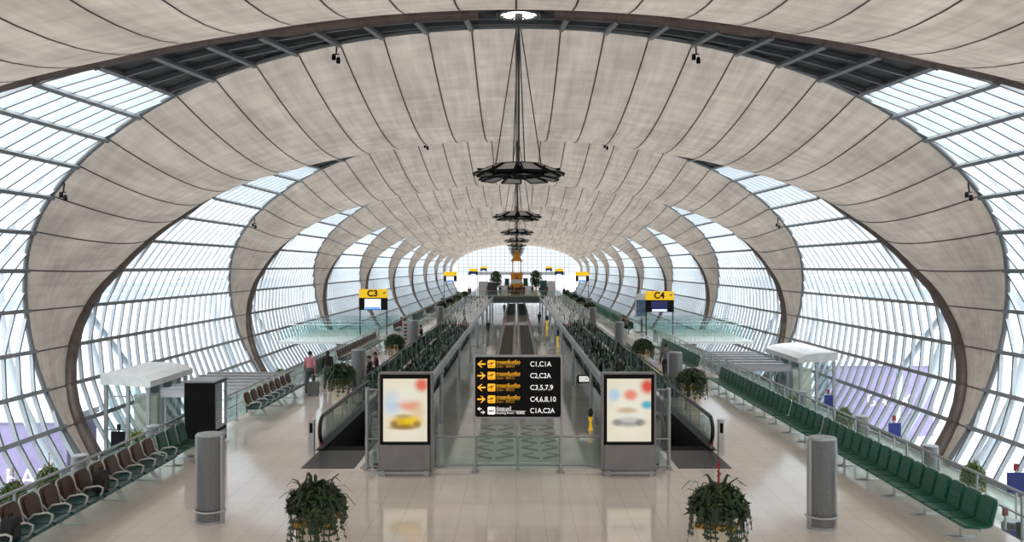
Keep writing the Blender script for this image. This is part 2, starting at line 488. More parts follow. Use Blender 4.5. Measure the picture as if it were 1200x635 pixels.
# ---------------------------------------------------------------- floors
XE = 9.75; VX = 5.8; VX2 = 7.0; VB = 4.1; Y0, Y1, YW = 23.15, 160.0, 25.4
fl = MB(); T = -.5
def slab(x0, x1, y0, y1): fl.bb(x0, x1, y0, y1, T, 0)
slab(-XE, XE, -22, Y0); slab(-XE, XE, Y1, YE)
for s in (-1, 1):
    slab(s*XE, s*VX, Y0, 85); slab(s*XE, s*VX2, 85, Y1); slab(s*VB, s*VX, Y0, YW)
tag(fl.build('floor', M_floor), 'glossy cream tiled upper concourse floor around the open well', 'floor', None, 'structure')
fl = MB(); fl.bb(-18.6, 18.6, -22, YE, LOW-.3, LOW)
tag(fl.build('floor_lower', M_lowfloor), 'glossy grey tiled lower level floor seen through the well', 'floor', None, 'structure')
# slab edge facings
e = MB()
e.bb(-VB, VB, Y0, Y0+.08, -.75, -.02)
for s in (-1, 1):
    e.bb(s*(XE+.0), s*(XE+.06), -22, YE, -.8, -.02)
    e.bb(s*VX, s*(VX-.06), YW, 85, -1.2, -.02); e.bb(s*VX2, s*(VX2-.06), 85, Y1, -1.2, -.02)
e.bb(-VX2, VX2, Y1-.08, Y1, -1.25, -.02)
tag(e.build('trim_40', M_slab), 'dark fascia along the concourse slab edges', 'slab fascia', None, 'structure')
# pale edge beams with their columns
for s, sd in ((-1, 'left'), (1, 'right')):
    b = thing('trim_%d' % (42+s), 'pale steel edge beam along the %s side of the central well' % sd, 'edge beam', (0,0,0), 0, None, 'structure')
    m = MB(); m.bb(s*(VB-.1), s*(VB+.1), YW, Y1, -.36, .02); m.build('beam', M_beam, b)
    y = 33
    while y < 158:
        m = MB(); m.lathe([(.14, LOW), (.14, -.36)], 12, c=(s*VB, y, 0)); m.build('column', M_colside, b); y += 15
# bridge across the far end of the well
br = thing('footbridge', 'grey footbridge crossing the well in front of the golden pavilion', 'bridge', (0, 158, 0))
m = MB(); m.bb(-9.7, 9.7, -2.5, 1.9, -1.15, -.05); m.build('deck', M_slab, br)
m = MB(); m.bb(-7.2, 7.2, -2.45, -2.42, .02, .95); m.build('glass_panel', M_gclear, br)
m = MB(); m.bb(-7.2, 7.2, -2.5, -2.4, .95, 1.02); m.build('handrail', M_steel, br)

# ---------------------------------------------------------------- outside
gr = MB(); gr.bb(-900, 900, -300, 1500, -9.2, -9.0)
tag(gr.build('ground_outside', M_apron), 'pale concrete apron outside the glass facade', 'ground', None, 'structure')
# advertising panels on the passenger bridges outside
def jet_bridge(label, x0, x1, y, z0, z1, txt, tx):
    t = thing('passenger_bridge', label, 'passenger bridge', ((x0+x1)/2, y, -9.0), 0, 'passenger bridges outside')
    cx = (x0+x1)/2; w = abs(x1-x0)
    m = MB(); m.bb(-w/2, w/2, 0, 3, z0+9.0, z1+9.0); m.build('cabin', M_purple, t)
    m = MB(); m.bb(-w/2-.1, w/2+.1, -.1, 3.1, z1+9.0, z1+9.3); m.build('roof', M_white, t)
    for xx in (-w*.35, w*.35):
        m = MB(); m.bb(xx-.3, xx+.3, 1.2, 1.8, 0, z0+9.0); m.build('leg', M_colside, t)
    text('lettering', txt, 1.25, M_txtw, t, (tx-cx, -.03, (z0+z1)/2+9.0), align='CENTER')
jet_bridge('purple passenger bridge with white letters outside the right facade', 22.6, 30.2, 64, -7.0, -1.9, 'BANK', 27.0)
jet_bridge('purple passenger bridge with white letters outside the left facade', -30.5, -21.6, 42.5, -7.6, -2.2, 'BANK', -22.9)
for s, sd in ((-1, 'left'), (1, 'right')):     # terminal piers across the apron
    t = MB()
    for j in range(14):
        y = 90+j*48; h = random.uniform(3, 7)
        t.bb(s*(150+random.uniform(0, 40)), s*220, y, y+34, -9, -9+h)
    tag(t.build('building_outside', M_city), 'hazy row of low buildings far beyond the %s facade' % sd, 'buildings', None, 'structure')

# ---------------------------------------------------------------- railings
def railing(name, label, x, y0, y1, step, top=.98, gl=None, cap=None, second=None, face=1, group=None, posts_r=.028, bars=()):
    t = thing(name, label, 'railing', (x, y0, 0), 0, group)
    L = y1-y0
    m = MB(); m.tube([(0, 0, top), (0, L, top)], .034, 8)
    for (dx, z) in bars: m.tube([(dx, 0, z), (dx, L, z)], .02, 6)
    m.build('handrail', cap or M_steel, t)
    m = MB(); n_ = max(1, round(L/step)); st = L/n_
    for j in range(n_): m.box((.0, st*(j+.5), top*.5), (.016, st-.09, top-.2))
    m.build('glass_panel', gl or M_gclear, t)
    pm_ = MB(); pm_.tube([(0, 0, 0), (0, 0, top-.03)], posts_r, 6); pm_.box((0, 0, .012), (.12, .12, .024))
    if bars: pm_.bar((0, 0, .5), (bars[0][0], 0, bars[0][1]), .03)
    p0 = pm_.build('post', M_steel, t, (0, 0, 0))
    for j in range(1, n_+1): link_copy(p0, t, (0, st*j, 0))
    return t
for s, sd in ((-1, 'left'), (1, 'right')):
    for j, (a, b) in enumerate(((13.5, 40), (40.2, 62), (75, 100), (100.5, 128), (128.5, 156)) if s > 0 else ((13.5, 25.6), (27.2, 40), (40.2, 62), (75, 100), (100.5, 128), (128.5, 156))):
        railing('side_railing', 'glass railing behind the %s bench row, %s stretch from the viewpoint' % (sd, ORD[j]), s*9.62, a, b, 1.7 if b < 63 else 2.6, .98, M_gclear, group='side railings', bars=((s*.0, .55),))
    for j, (a, b, X) in enumerate(((33.9, 52, VX+.08), (52.2, 84.5, VX+.08), (85.2, 155, VX2+.08))):
        railing('well_railing', '%s well railing of dark green glass, %s stretch' % (sd, ORD[j]), s*X, a, b, 2.4 if j < 2 else 2.6, 1.0, M_gdark if j < 2 else M_gclear, M_dsteel if j < 2 else M_steel, group='well railings')

# slanted screens inside the escalator wells
for s, sd in ((-1, 'left'), (1, 'right')):
    t = thing('well_screen', 'dense screen of slanted dark green bars filling the %s escalator well' % sd, 'screen', (s*4.95, 36, 0))
    m = MB(); m.bb(-.75, .75, 0, 45.5, -1.2, -1.0); m.bb(-.8, .8, 0, .1, -4, -1.0); m.build('deck', M_black, t)
    bars = [MB(), MB()]
    for lane in range(5):
        xx = -.66+lane*.33; y = .1+lane*.13
        while y < 44.5:
            h = random.uniform(.9, 1.5); lean = random.choice((-1.3, -1.0, 1.2))
            bars[random.random() < .6].bar((xx, y, -1.0), (xx+random.uniform(-.12, .12), y+lean, -1.0+h), .06, .20)
            y += random.uniform(.38, .6)
    tag(bars[0].build('lattice', M_dsteel, t), '%s' % 'slanted bars', None, None, 'stuff'); tag(bars[1].build('pale_lattice', pm('bar_green'+sd, (.15, .22, .195), .4, .2), t), '%s' % 'slanted bars', None, None, 'stuff')
    m = MB()
    for xx in (-.7, 0, .7): m.bar((xx, 0, -.15), (xx, 45, -.15), .05)
    m.build('rails', M_steel, t)
    m = MB()
    for j in range(4): m.box((-.45+j*.3, -.0, .03), (.14, .03, .06))
    m.build('red_light', M_redlight, t, (0, 45.2, -.1))
    # pale far stretch
    t = thing('well_screen', 'pale far stretch of the %s well crowded with slanted white bars' % sd, 'screen', (s*5.7, 86, 0))
    m = MB(); m.bb(-1.2, 1.2, 0, 68, -.6, -.3); m.build('deck', M_bright, t)
    m = MB()
    for lane in range(6):
        xx = -1.0+lane*.38; y = random.uniform(0, 1)
        while y < 66:
            m.bar((xx, y, -.3), (xx+random.uniform(-.15, .15), y+random.choice((-1.2, 1.0)), .3), .05, .12, random.random() < .22); y += random.uniform(1.2, 2.2)
    tag(m.build('lattice', [M_bright, M_dsteel], t), '%s' % 'slanted bars', None, None, 'stuff')

# ---------------------------------------------------------------- escalators
def escalator(label, sx):
    """sx: sign of x. local x across, y away; the outer side stays level as a guard, the inner one descends"""
    t = thing('escalator', label, 'escalator', (sx*4.95, Y0+.02, 0), 0, 'escalators down to the lower level')
    w = .70; R30 = math.radians(30)
    m = MB(); m.bb(-w, w, 0, 2.22, 0, .012); m.build('floor_plate', M_plate, t)
    def path(y): return 0 if y < 3.2 else -(y-3.2)*math.tan(R30)
    m = MB(); y = 2.25
    for j in range(28):
        zt = path(y+.35)-.03
        m.bb(-.6, .6, y, y+.4, zt-.2, zt); y += .38
        if zt < LOW+.2: break
    m.build('step', M_black, t)
    m = MB(); m.bb(-.76, .76, 10.2, 10.3, LOW, -.3); m.bb(-.80, -.77, 2.3, 10.2, LOW, -.05); m.bb(.77, .80, 2.3, 10.2, LOW, -.05); m.build('well_lining', M_black, t)
    for q in (-1, 1):
        outer = q == sx; xo = q*.72; ye = 10.6 if outer else 9.0
        nw = [(xo, 2.75+.42*math.cos(-PI/2-a*PI/8), .53+.39*math.sin(-PI/2-a*PI/8)) for a in range(9)]
        pts = nw+([(xo, ye, .92)] if outer else [(xo, 3.4, .90), (xo, 4.0, .78), (xo, ye, .94+path(ye)+.05)])
        hr = MB(); hr.tube(pts, .058, 8); hr.build('handrail', M_rubber, t)
        if outer:
            poly = [(2.6, .26), (2.42, .5), (2.55, .82), (2.8, .88), (ye, .88), (ye, .26)]
            sk_ = [(2.5, 0), (2.52, .26), (ye, .26), (ye, -.02)]
        else:
            poly = [(2.6, .2), (2.42, .5), (2.55, .82), (2.8, .86), (3.4, .86), (4.0, .74), (ye, .9+path(ye)), (ye, path(ye)+.1), (3.5, .05)]
            sk_ = [(2.5, 0), (2.5, .2), (3.3, .2), (ye, path(ye)+.2), (ye, path(ye)-.5), (3.3, -.4), (2.5, -.02)]
        gl = MB(); gl.prism(poly, lambda a, b, d: (d, a, b), xo-.01, xo+.01); gl.build('balustrade', M_gclear, t)
        sk = MB(); sk.prism(sk_, lambda a, b, d: (d, a, b), xo-.05, xo+.05); so_ = sk.build('skirt', M_colgrey if outer else M_dsteel, t)
        lt = MB(); lt.box((xo, 2.46, .16), (.08, .05, .06)); lt.build('indicator', M_red if outer else M_dsteel, so_)
        if outer:
            pp = MB(); pp.bar((xo, 4.2, .26), (xo, 4.2, .88), .03); p0 = pp.build('post', M_steel, t)
            for j in range(1, 5): link_copy(p0, t, (0, j*1.45, 0))
    return t
escalator('left escalator with black handrails, its dark floor plate beside the yellow-car poster', -1)
escalator('right escalator with black handrails, its dark floor plate beside the grey-car poster', 1)
def bollard(label, x, y):
    t = thing('control_post', label, 'post', (x, y, 0), 0, 'escalator control posts')
    m = MB(); m.bb(-.075, .075, -.09, .09, 0, .98); bo = m.build('body', M_alu, t)
    m = MB(); m.bb(-.045, .045, -.1, -.088, .62, .9); m.build('sensor', M_black, bo)
bollard('slim silver control post left of the left escalator handrail', -5.76, 24.9)
bollard('slim silver control post right of the right escalator handrail', 5.76, 24.9)

# tall glazed frames between the lightboxes and the escalators
def glass_frame(label, x0, x1):
    t = thing('glass_frame', label, 'glass partition', ((x0+x1)/2, Y0-.12, 0), 0, 'tall glass frames'); w = abs(x1-x0)/2
    for q in (-1, 1):
        m = MB(); m.tube([(q*w, 0, 0), (q*w, 0, 2.15)], .05, 8); m.box((q*w, 0, .02), (.18, .18, .04)); m.build('post', M_colside, t)
    m = MB(); m.box((0, 0, 1.05), (2*w-.08, .014, 2.0)); m.build('glass_panel', M_gteal, t)
    for z in (.1, .82, 2.1): m = MB(); m.tube([(-w, -.06, z), (w, -.06, z)], .022, 6); m.build('rail', M_steel, t)
glass_frame('tall glass frame between the left lightbox and the left escalator', px(430, 23.), px(446, 23.))
glass_frame('tall glass frame between the right lightbox and the right escalator', px(767, 23.), px(784, 23.))

# front railing of the well
t = thing('front_railing', 'low glass railing across the front of the well behind the sign', 'railing', (0, Y0-.1, 0))
xa, xb = px(508, 23), px(706, 23)
m = MB(); m.tube([(xa, 0, .86), (xb, 0, .86)], .03, 8); m.tube([(xa, 0, .12), (xb, 0, .12)], .025, 8); m.build('handrail', M_steel, t)
m = MB()
for j in range(4): m.box((lerp(xa, xb, (j+.5)/4), 0, .43), ((xb-xa)/4-.06, .014, .74))
m.build('glass_panel', M_gclear, t)
p0 = None
for j in range(5):
    if p0 is None:
        m = MB(); m.tube([(0, 0, 0), (0, 0, .86)], .03, 8); m.box((0, 0, .01), (.14, .14, .02)); p0 = m.build('post', M_steel, t, (xa, 0, 0))
    else: link_copy(p0, t, (lerp(xa, xb, j/4), 0, 0))
for j, x in enumerate((xa-.04, xb+.04)):
    m = MB(); m.bb(x-.04, x+.04, -.04, .04, 0, 2.4); m.build('tall_post', M_colside, t)

# ---------------------------------------------------------------- lightboxes
def lightbox(label, x, scr):
    t = thing('lightbox', label, 'illuminated poster', (x, Y0-.62, 0), 0, 'poster lightboxes by the escalators')
    m = MB(); m.bb(-.63, .63, -.17, .17, .08, .78); m.bb(-.66, .66, -.2, .2, 0, .1); m.build('base', M_base, t)
    m = MB(); m.bb(-.66, .66, -.24, -.21, .06, .12)
    for q in (-1, 1): m.bb(q*.55-.06, q*.55+.06, -.26, .22, 0, .14)
    m.build('foot_rail', M_steel, t)
    m = MB()
    W, Z0, Z1, b = .635, .76, 2.56, .075
    m.bb(-W, -W+b, -.15, .15, Z0, Z1); m.bb(W-b, W, -.15, .15, Z0, Z1)
    m.bb(-W+b, W-b, -.15, .15, Z0, Z0+b); m.bb(-W+b, W-b, -.15, .15, Z1-b-.03, Z1); m.bb(-W+b, W-b, 0, .14, Z0+b, Z1-b-.03)
    m.build('frame', M_signk, t)
    m = MB()
    for q in (-1, 1): m.bb(q*.665-.025, q*.665+.025, -.13, .17, .1, 2.58)
    m.bb(-.66, .66, -.13, .17, 2.56, 2.6); m.build('edge', M_base, t)
    m = MB(); m.bb(-W+b, W-b, -.12, 0, -.8, .8); o = m.build('poster', scr, t, (0, 0, 1.66))
    return t
CR = (.80, .74, .58)
scrA = screen_mat('poster_yellow_car', CR, [
    (0, 0, .52, .80, (.88, .84, .70), .8), (.42, .64, .2, .2, (.75, .10, .05), .9), (-.33, .16, .26, .34, (.45, .62, .80), .8),
    (.12, .12, .32, .18, (.78, .22, .08), .75), (-.02, .28, .42, .14, (.85, .78, .72), .6), (.32, -.05, .22, .16, (.75, .50, .25), .6),
    (.02, -.30, .46, .20, (.72, .44, .01), 1), (.16, -.26, .26, .11, (.88, .62, .04), .8), (-.05, -.44, .40, .08, (.30, .17, .02), .9), (-.28, -.36, .12, .10, (.25, .14, .03), .8), (.30, -.36, .12, .10, (.30, .17, .03), .8), (-.05, -.16, .22, .07, (.45, .30, .12), .7), (.02, -.62, .5, .12, (.82, .78, .66), .6)], .52)
scrB = screen_mat('poster_grey_car', CR, [
    (0, 0, .52, .80, (.88, .85, .73), .8), (.47, .60, .2, .22, (.72, .05, .03), .95), (-.38, .38, .18, .18, (.40, .60, .82), .8), (.04, .38, .2, .16, (.80, .18, .10), .85),
    (.46, .13, .18, .12, (.02, .40, .55), .9), (-.05, -.02, .3, .10, (.55, .38, .20), .8), (-.0, -.14, .42, .10, (.78, .76, .70), .6),
    (.0, -.32, .44, .13, (.32, .32, .30), .9), (.05, -.25, .34, .08, (.62, .60, .56), .8), (-.3, -.32, .14, .1, (.2, .2, .2), .7), (.28, -.32, .14, .1, (.16, .16, .16), .7)], .52)
lightbox('left backlit poster stand showing a blurred yellow car', px(476, 22.6), scrA)
lightbox('right backlit poster stand showing a blurred grey car', px(736, 22.6), scrB)

# ---------------------------------------------------------------- gate direction sign
YS = Y0-.42
sg_ = thing('direction_sign', 'tall black gate direction sign with amber arrows on steel legs', 'sign', (px(607, YS), YS, 0))
K = YS/F    # metres per pixel there
SW, Z0s, Z1s = 50*K, 5.3-(488-312)*K, 5.3-(418-312)*K
m = MB()
rp = []
for (cx, cz, a0) in ((SW-.05, Z1s-.05, 0), (-SW+.05, Z1s-.05, 90), (-SW+.05, Z0s+.05, 180), (SW-.05, Z0s+.05, 270)):
    for a in range(0, 91, 30):
        rp.append((cx+.05*math.cos(math.radians(a0+a)), cz+.05*math.sin(math.radians(a0+a))))
m.prism(rp, lambda a, b, d: (a, d, b), -.06, .06); m.build('panel', M_signk, sg_)
m = MB()
for q in (-1, 1): m.bb(q*(SW+.02)-.03, q*(SW+.02)+.03, -.05, .05, 0, Z1s); m.bb(q*SW-.1, q*SW+.1, -.16, .16, 0, .03)
m.bb(-SW-.05, SW+.05, -.05, .05, Z1s, Z1s+.05); m.bb(-SW, SW, -.05, .05, Z0s-.04, Z0s); m.build('frame', M_colside, sg_)
m = MB(); m.box((0, 0, Z0s/2), (2*SW-.1, .014, Z0s-.15)); m.build('glass_panel', M_gclear, sg_)
YF = -.067
def arrow(cx, cz, s, dirn, mt, nm='arrow'):
    poly = [(-.5,0),(-.02,.42),(-.02+.15,.42),(-.22,.09),(.5,.09),(.5,-.09),(-.22,-.09),(.13,-.42),(-.02,-.42)]
    if dirn > 0: poly = [(-a, b) for a, b in poly][::-1]
    mm = MB(); mm.prism([(cx+a*s, cz+b*s) for a, b in poly], lambda a, b, d: (a, d, b), YF, YF+.012); mm.build(nm, mt, sg_)
def sx_(p): return (p-607)*K
def sz_(p): return 5.3-(p-312)*K
ROW = [426.2, 439.8, 453.6, 467.3, 480.6]
gates = ['C1,C1A', 'C2,C2A', 'C3,5,7,9', 'C4,6,8,10', 'C1A,C2A']
for j, yv in enumerate(ROW):
    zc_ = sz_(yv); mt = M_amber if j < 4 else M_txtw
    if j < 4: arrow(sx_(564.3), zc_, .21, -1 if j % 2 == 0 else 1, mt)
    else: arrow(sx_(562), zc_+.045, .11, -1, mt); arrow(sx_(566), zc_-.045, .11, 1, mt)
    # pictogram tile
    x0, s = sx_(576), .098
    tl = MB(); tl.prism([(x0-s, zc_-s*.8), (x0-s*.8, zc_-s), (x0+s*.8, zc_-s), (x0+s, zc_-s*.8), (x0+s, zc_+s*.8), (x0+s*.8, zc_+s), (x0-s*.8, zc_+s), (x0-s, zc_+s*.8)], lambda a, b, d: (a, d, b), YF, YF+.01)
    tlo = tl.build('pictogram', mt, sg_)
    pi_ = MB()
    if j < 4:    # departing aircraft
        for poly in ([(-.75,-.2),(.62,.32),(.78,.50),(.60,.52),(-.62,.05)], [(.05,.12),(-.20,-.46),(-.06,-.46),(.36,.22)], [(-.1,.26),(-.42,.5),(-.26,.52),(.28,.34)], [(-.75,-.2),(-.9,.2),(-.74,.2),(-.52,.02)], [(-.8,-.62),(.8,-.62),(.8,-.72),(-.8,-.72)]):
            pi_.prism([(x0+a*s, zc_+b*s) for a, b in poly], lambda a, b, d: (a, d, b), YF-.006, YF+.002)
    else:        # cigarette
        pi_.prism([(x0-.75*s, zc_-.25*s), (x0+.35*s, zc_-.25*s), (x0+.35*s, zc_+.05*s), (x0-.75*s, zc_+.05*s)], lambda a, b, d: (a, d, b), YF-.006, YF+.002)
        pi_.prism([(x0+.45*s, zc_-.25*s), (x0+.7*s, zc_-.25*s), (x0+.7*s, zc_+.05*s), (x0+.45*s, zc_+.05*s)], lambda a, b, d: (a, d, b), YF-.006, YF+.002)
        pi_.prism([(x0+.5*s, zc_+.2*s), (x0+.65*s, zc_+.2*s), (x0+.75*s, zc_+.6*s), (x0+.6*s, zc_+.6*s)], lambda a, b, d: (a, d, b), YF-.006, YF+.002)
    pi_.build('pictogram_mark', M_signk, tlo)
    tm = M_amber if j < 4 else M_txtw; td = M_txtd if j < 4 else M_txtw
    text('thai_text', 'ทางออกขึ้นเครื่อง' if j < 4 else 'ห้องสูบบุหรี่', .115, tm, sg_, (sx_(581.6), YF, zc_+.045), width=(27.5 if j < 4 else 17)*K)
    text('small_text', 'Gates · 登机口' if j < 4 else 'Smoking Room · 吸烟室', .07, td, sg_, (sx_(581.6), YF, zc_-.062), width=(21 if j < 4 else 33)*K)
    ul = MB(); ul.bb(sx_(581.6), sx_(609 if j < 4 else 616), YF, YF+.008, zc_-.016, zc_-.008); ul.build('rule', td, sg_)
    text('gate_text', gates[j], .185, M_txtw, sg_, (sx_(621), YF, zc_-.005), width=(24.5, 24.2, 26.5, 30, 28.5)[j]*K, bold=.0)

# ---------------------------------------------------------------- benches
def r_rect(w, h, r_, n_=4):
    pts = []
    for cx, cz, a0 in ((w/2-r_, h-r_, 0), (-w/2+r_, h-r_, 90), (-w/2+r_*.5, r_*.5, 180), (w/2-r_*.5, r_*.5, 270)):
        rr = r_ if a0 < 180 else r_*.5
        for a in range(n_+1):
            th = math.radians(a0+a*90/n_); pts.append((cx+rr*math.cos(th), cz+rr*math.sin(th)))
    return pts
def green_parts(P):
    """meshes of one ribbed seat; local y along the bench, +x the way it faces"""
    tilt = math.radians(14)
    def fn(a, b, d): return (-.05-b*math.sin(tilt)+d*math.cos(tilt), a, .42+b*math.cos(tilt)+d*math.sin(tilt))
    b = MB(); b.prism(r_rect(.51, .50, .09), fn, -.02, .025)
    for j in range(3): b.prism([(-.23, .06+j*.15), (.23, .06+j*.15), (.23, .06+j*.15+.12), (-.23, .06+j*.15+.12)], fn, .02, .042)
    b.prism(r_rect(.545, .515, .10), fn, -.035, -.018, 1)
    s = MB()
    prof = [(-.04, .44), (.05, .415), (.2, .41), (.36, .43), (.45, .43), (.47, .40), (.44, .375), (.2, .365), (0, .375), (-.05, .41)]
    s.prism(prof, lambda a, b_, d: (a, d, b_), -.255, .255)
    return b, s
def brown_parts():
    tilt = math.radians(16)
    def fn(a, b, d): return (-.06-b*math.sin(tilt)+d*math.cos(tilt), a, .45+b*math.cos(tilt)+d*math.sin(tilt))
    b = MB(); b.prism(r_rect(.56, .47, .14, 5), fn, -.02, .03); b.prism(r_rect(.48, .40, .12, 5), lambda a, q, d: fn(a, q+.035, d), .02, .055)
    b.prism(r_rect(.60, .49, .15, 5), lambda a, q, d: fn(a, q-.01, d), -.045, -.015, 1)
    s = MB()
    prof = [(-.06, .46), (.05, .425), (.25, .42), (.42, .45), (.50, .45), (.53, .415), (.49, .375), (.2, .35), (0, .37), (-.07, .42)]
    s.prism(prof, lambda a, b_, d: (a, d, b_), -.29, .29)
    ar = MB(); ar.tube([(-.16, 0, .84), (-.10, 0, .62), (.02, 0, .50), (.12, 0, .60), (.38, 0, .64), (.48, 0, .60), (.46, 0, .50), (.40, 0, .40)], .022, 6)
    return b, s, ar
PROTO = {}
def bench(label, X, y0, count, pitch, facing, style, group, greens=0):
    """facing +1: faces +x, row begins at y0"""
    t = thing('bench', label, 'bench', (X, y0, 0), 0 if facing > 0 else PI, group)
    sgn = 1 if facing > 0 else -1
    def Y(j): return sgn*j*pitch
    key = style
    for j in range(count):
        if key not in PROTO:
            if style in ('green', 'darkgreen'):
                b, s = green_parts(None); mt = M_greenseat if style == 'green' else M_dgreenseat
                ob = b.build('backrest', [mt, M_alu], t, (0, Y(j), 0)); os_ = s.build('seat', mt, t, (0, Y(j), 0)); PROTO[key] = (ob, os_)
            else:
                b, s, ar = brown_parts()
                ob = b.build('backrest', [M_brown, M_armw], t, (0, Y(j), 0)); os_ = s.build('seat', M_tealseat, t, (0, Y(j), 0))
                oa = ar.build('armrest', M_armw, t, (0, Y(j)-sgn*pitch/2, 0)); PROTO[key] = (ob, os_, oa)
        else:
            pr = PROTO[key]
            link_copy(pr[0], t, (0, Y(j), 0)); link_copy(pr[1], t, (0, Y(j), 0))
            if len(pr) > 2: link_copy(pr[2], t, (0, Y(j)-sgn*pitch/2, 0))
    if style == 'brown': link_copy(PROTO[key][2], t, (0, Y(count)-sgn*pitch/2, 0))
    m = MB(); m.bar((.12, Y(-.5), .35), (.12, Y(count-.5), .35), .08, .05)
    if style != 'brown': m.bar((-.07, Y(-.45), .40), (-.07, Y(count-.55), .40), .03)
    m.build('beam', M_alu, t)
    lg = MB()
    if style == 'brown':
        lg.prism([(.10, .34), (.18, .34), (.42, .02), (.32, .02)], lambda a, b, d: (a, d, b), -.045, .045); lg.prism([(.06, .34), (.14, .34), (-.12, .02), (-.2, .02)], lambda a, b, d: (a, d, b), -.045, .045)
        lg.box((.08, 0, .012), (.66, .1, .024))
    else:
        lg.bar((.12, 0, .35), (.14, 0, .02), .05); lg.lathe([(.30, 0), (.30, .018), (.05, .03)], 14, c=(.14, 0, 0), sy=.32)
    nl = max(2, round(count/2.5)); l0 = None
    for j in range(nl):
        yy = Y((j+.5)*count/nl-.5)
        if l0 is None: l0 = lg.build('leg', M_alu if style != 'brown' else M_armw, t, (0, yy, 0))
        else: link_copy(l0, t, (0, yy, 0))
    return t
XR, XL = 8.86, -9.25
GR, GL = 'green benches along the right railing', 'brown-backed benches along the left railing'
bench('green ribbed bench closest to the viewpoint along the right railing, long row', XR, 16.85, 16, .58, -1, 'green', GR)
bench('short five-seat green bench behind the right silver column', XR, 26.25, 5, .58, -1, 'green', GR)
bench('long green bench on the right railing behind the five-seat one', XR, 29.3, 17, .58, -1, 'green', GR)
bench('green bench by the right railing in front of the C4 sign', XR, 43.6, 19, .58, -1, 'green', GR)
bench('brown-backed teal-seated bench in the lower left corner by the railing', XL, 15.7, 11, .68, 1, 'brown', GL)
bench('three dark green seats between the brown bench and the black vending machine', XL, 23.35, 3, .68, 1, 'darkgreen', 'green benches on the left')
bench('brown-backed bench beside the person in the pink shirt', XL, 30.8, 8, .78, 1, 'brown', GL)
bench('brown-backed bench on the left railing below the C3 sign', XL, 46.5, 18, .72, 1, 'brown', GL)
bench('brown-backed bench on which two people rest, beyond the C3 sign', XL, 67.5, 12, .72, 1, 'brown', GL)
bench('dark green bench on the left railing next to the person in black', XL, 39.4, 8, .62, 1, 'darkgreen', 'green benches on the left')
bench('dark green bench beside the left well railing under two seated people', -6.2, 38.5, 6, .58, -1, 'darkgreen', 'benches beside the well')
bench('dark green bench beside the left well railing under a lone seated person', -6.12, 58.2, 5, .58, -1, 'darkgreen', 'benches beside the well')
bench('dark green bench beside the right well railing left of a planter', 6.55, 47.5, 7, .58, 1, 'darkgreen', 'benches beside the well')
# distant benches: seats too small to show their parts
def far_bench(label, X, y0, L, facing, mats, group, step=.6):
    m = MB(); n_ = int(L/step)
    for j in range(n_):
        y = j*step
        m.box((facing*.2, y, .41), (.48, .52, .05), 0); m.box((-facing*.1, y, .68), (.05, .53, .5), 1)
        if j % 3 == 1: m.bar((facing*.15, y, .38), (facing*.15, y, 0), .06, .06, 2); m.box((facing*.15, y, .01), (.5, .15, .02), 2)
    m.bar((facing*.1, -.3, .36), (facing*.1, L-.3, .36), .06, .06, 2)
    o = m.build('bench', mats, None, (X, y0, 0)); tag(o, label, 'bench', group)
for j in range(10):
    far_bench('distant green bench on the right railing, %s beyond the seated group' % ORD[j], XR+.15, 69.2+j*8.6, 8.1, -1, [M_greenseat, M_greenseat, M_alu], 'distant green benches on the right')
for j in range(6):
    far_bench('distant bench on the left railing, %s beyond the resting pair' % ORD[j], XL, 80+j*12, 9, 1, [M_dgreenseat, M_brown if j % 2 else M_dgreenseat, M_alu], 'distant benches on the left')

# ---------------------------------------------------------------- air columns
def lens(w, dth, n_=8):
    R = (w*w/4+dth*dth/4)/dth; c = R-dth/2; a = math.asin(w/2/R); pts = []
    for s in (1, -1):
        for j in range(n_):
            th = lerp(-a, a, j/n_)*s; pts.append((R*math.sin(th)*1, s*(R*math.cos(th)-c)))
    return pts
acp = None
def air_column(label, x, y, z=0, rz=0, group='upper air columns'):
    global acp
    if acp is not None: return dup(acp, (x, y, z), rz, label, group)
    t = thing('air_column', label, 'air vent column', (x, y, z), rz, group)
    L = lens(.56, .46)
    m = MB(); m.prism([(a*.97, b*.97) for a, b in L], lambda a, b, d: (a, b, d), .03, 1.80); m.build('body', M_colgrey, t)
    m = MB()
    m.prism(L, lambda a, b, d: (a, b, d), 1.80, 1.85); m.prism(L, lambda a, b, d: (a, b, d), 0, .05)
    for q in (-1, 1): m.bb(q*.265-.032, q*.265+.032, -.06, .06, 0, 1.82)
    m.build('frame', M_colside, t)
    m = MB(); L2 = lens(.66, .56, 10)
    m.tube([(a, b, .26) for a, b in L2], .022, 6, closed=True)
    for q in (-1, 1): m.bar((q*.33, 0, .26), (q*.27, 0, .26), .04)
    m.build('bumper_rail', M_alu, t)
    acp = t; return t
for s, sd, ys, xo in ((-1, 'left', (18.3, 36.8, 56.7, 76), 6.4), (1, 'right', (17.9, 35.7, 55, 74), 6.25)):
    for j, y in enumerate(ys):
        air_column('grey lens-shaped air column on the %s concourse floor, %s from the viewpoint' % (sd, ORD[j]), s*(xo-.06 if j < 1 else xo+.15), y, 0, s*.12)
    for j, y in enumerate((98, 122)):
        air_column('small far grey air column on the %s concourse floor, %s of two beyond the pale well' % (sd, ('first', 'second')[j]), s*8.1, y, 0, 0)
for sd, lst in (('right', ((15.4, 32.9), (15.4, 39.4), (15.2, 47.2), (13.0, 23.1))), ('left', ((-15.4, 31.2), (-15.2, 37)))):
    for j, (x, y) in enumerate(lst):
        air_column('grey air column on the lower level beside the %s facade, %s' % (sd, ('in front of the purple hoarding', 'second of the row', 'beside the glass portal', 'in the picture corner')[j] if sd == 'right' else ('right of the red-flowered planters', 'beside the glass portal')[j]), x, y, LOW, 0, 'lower air columns')

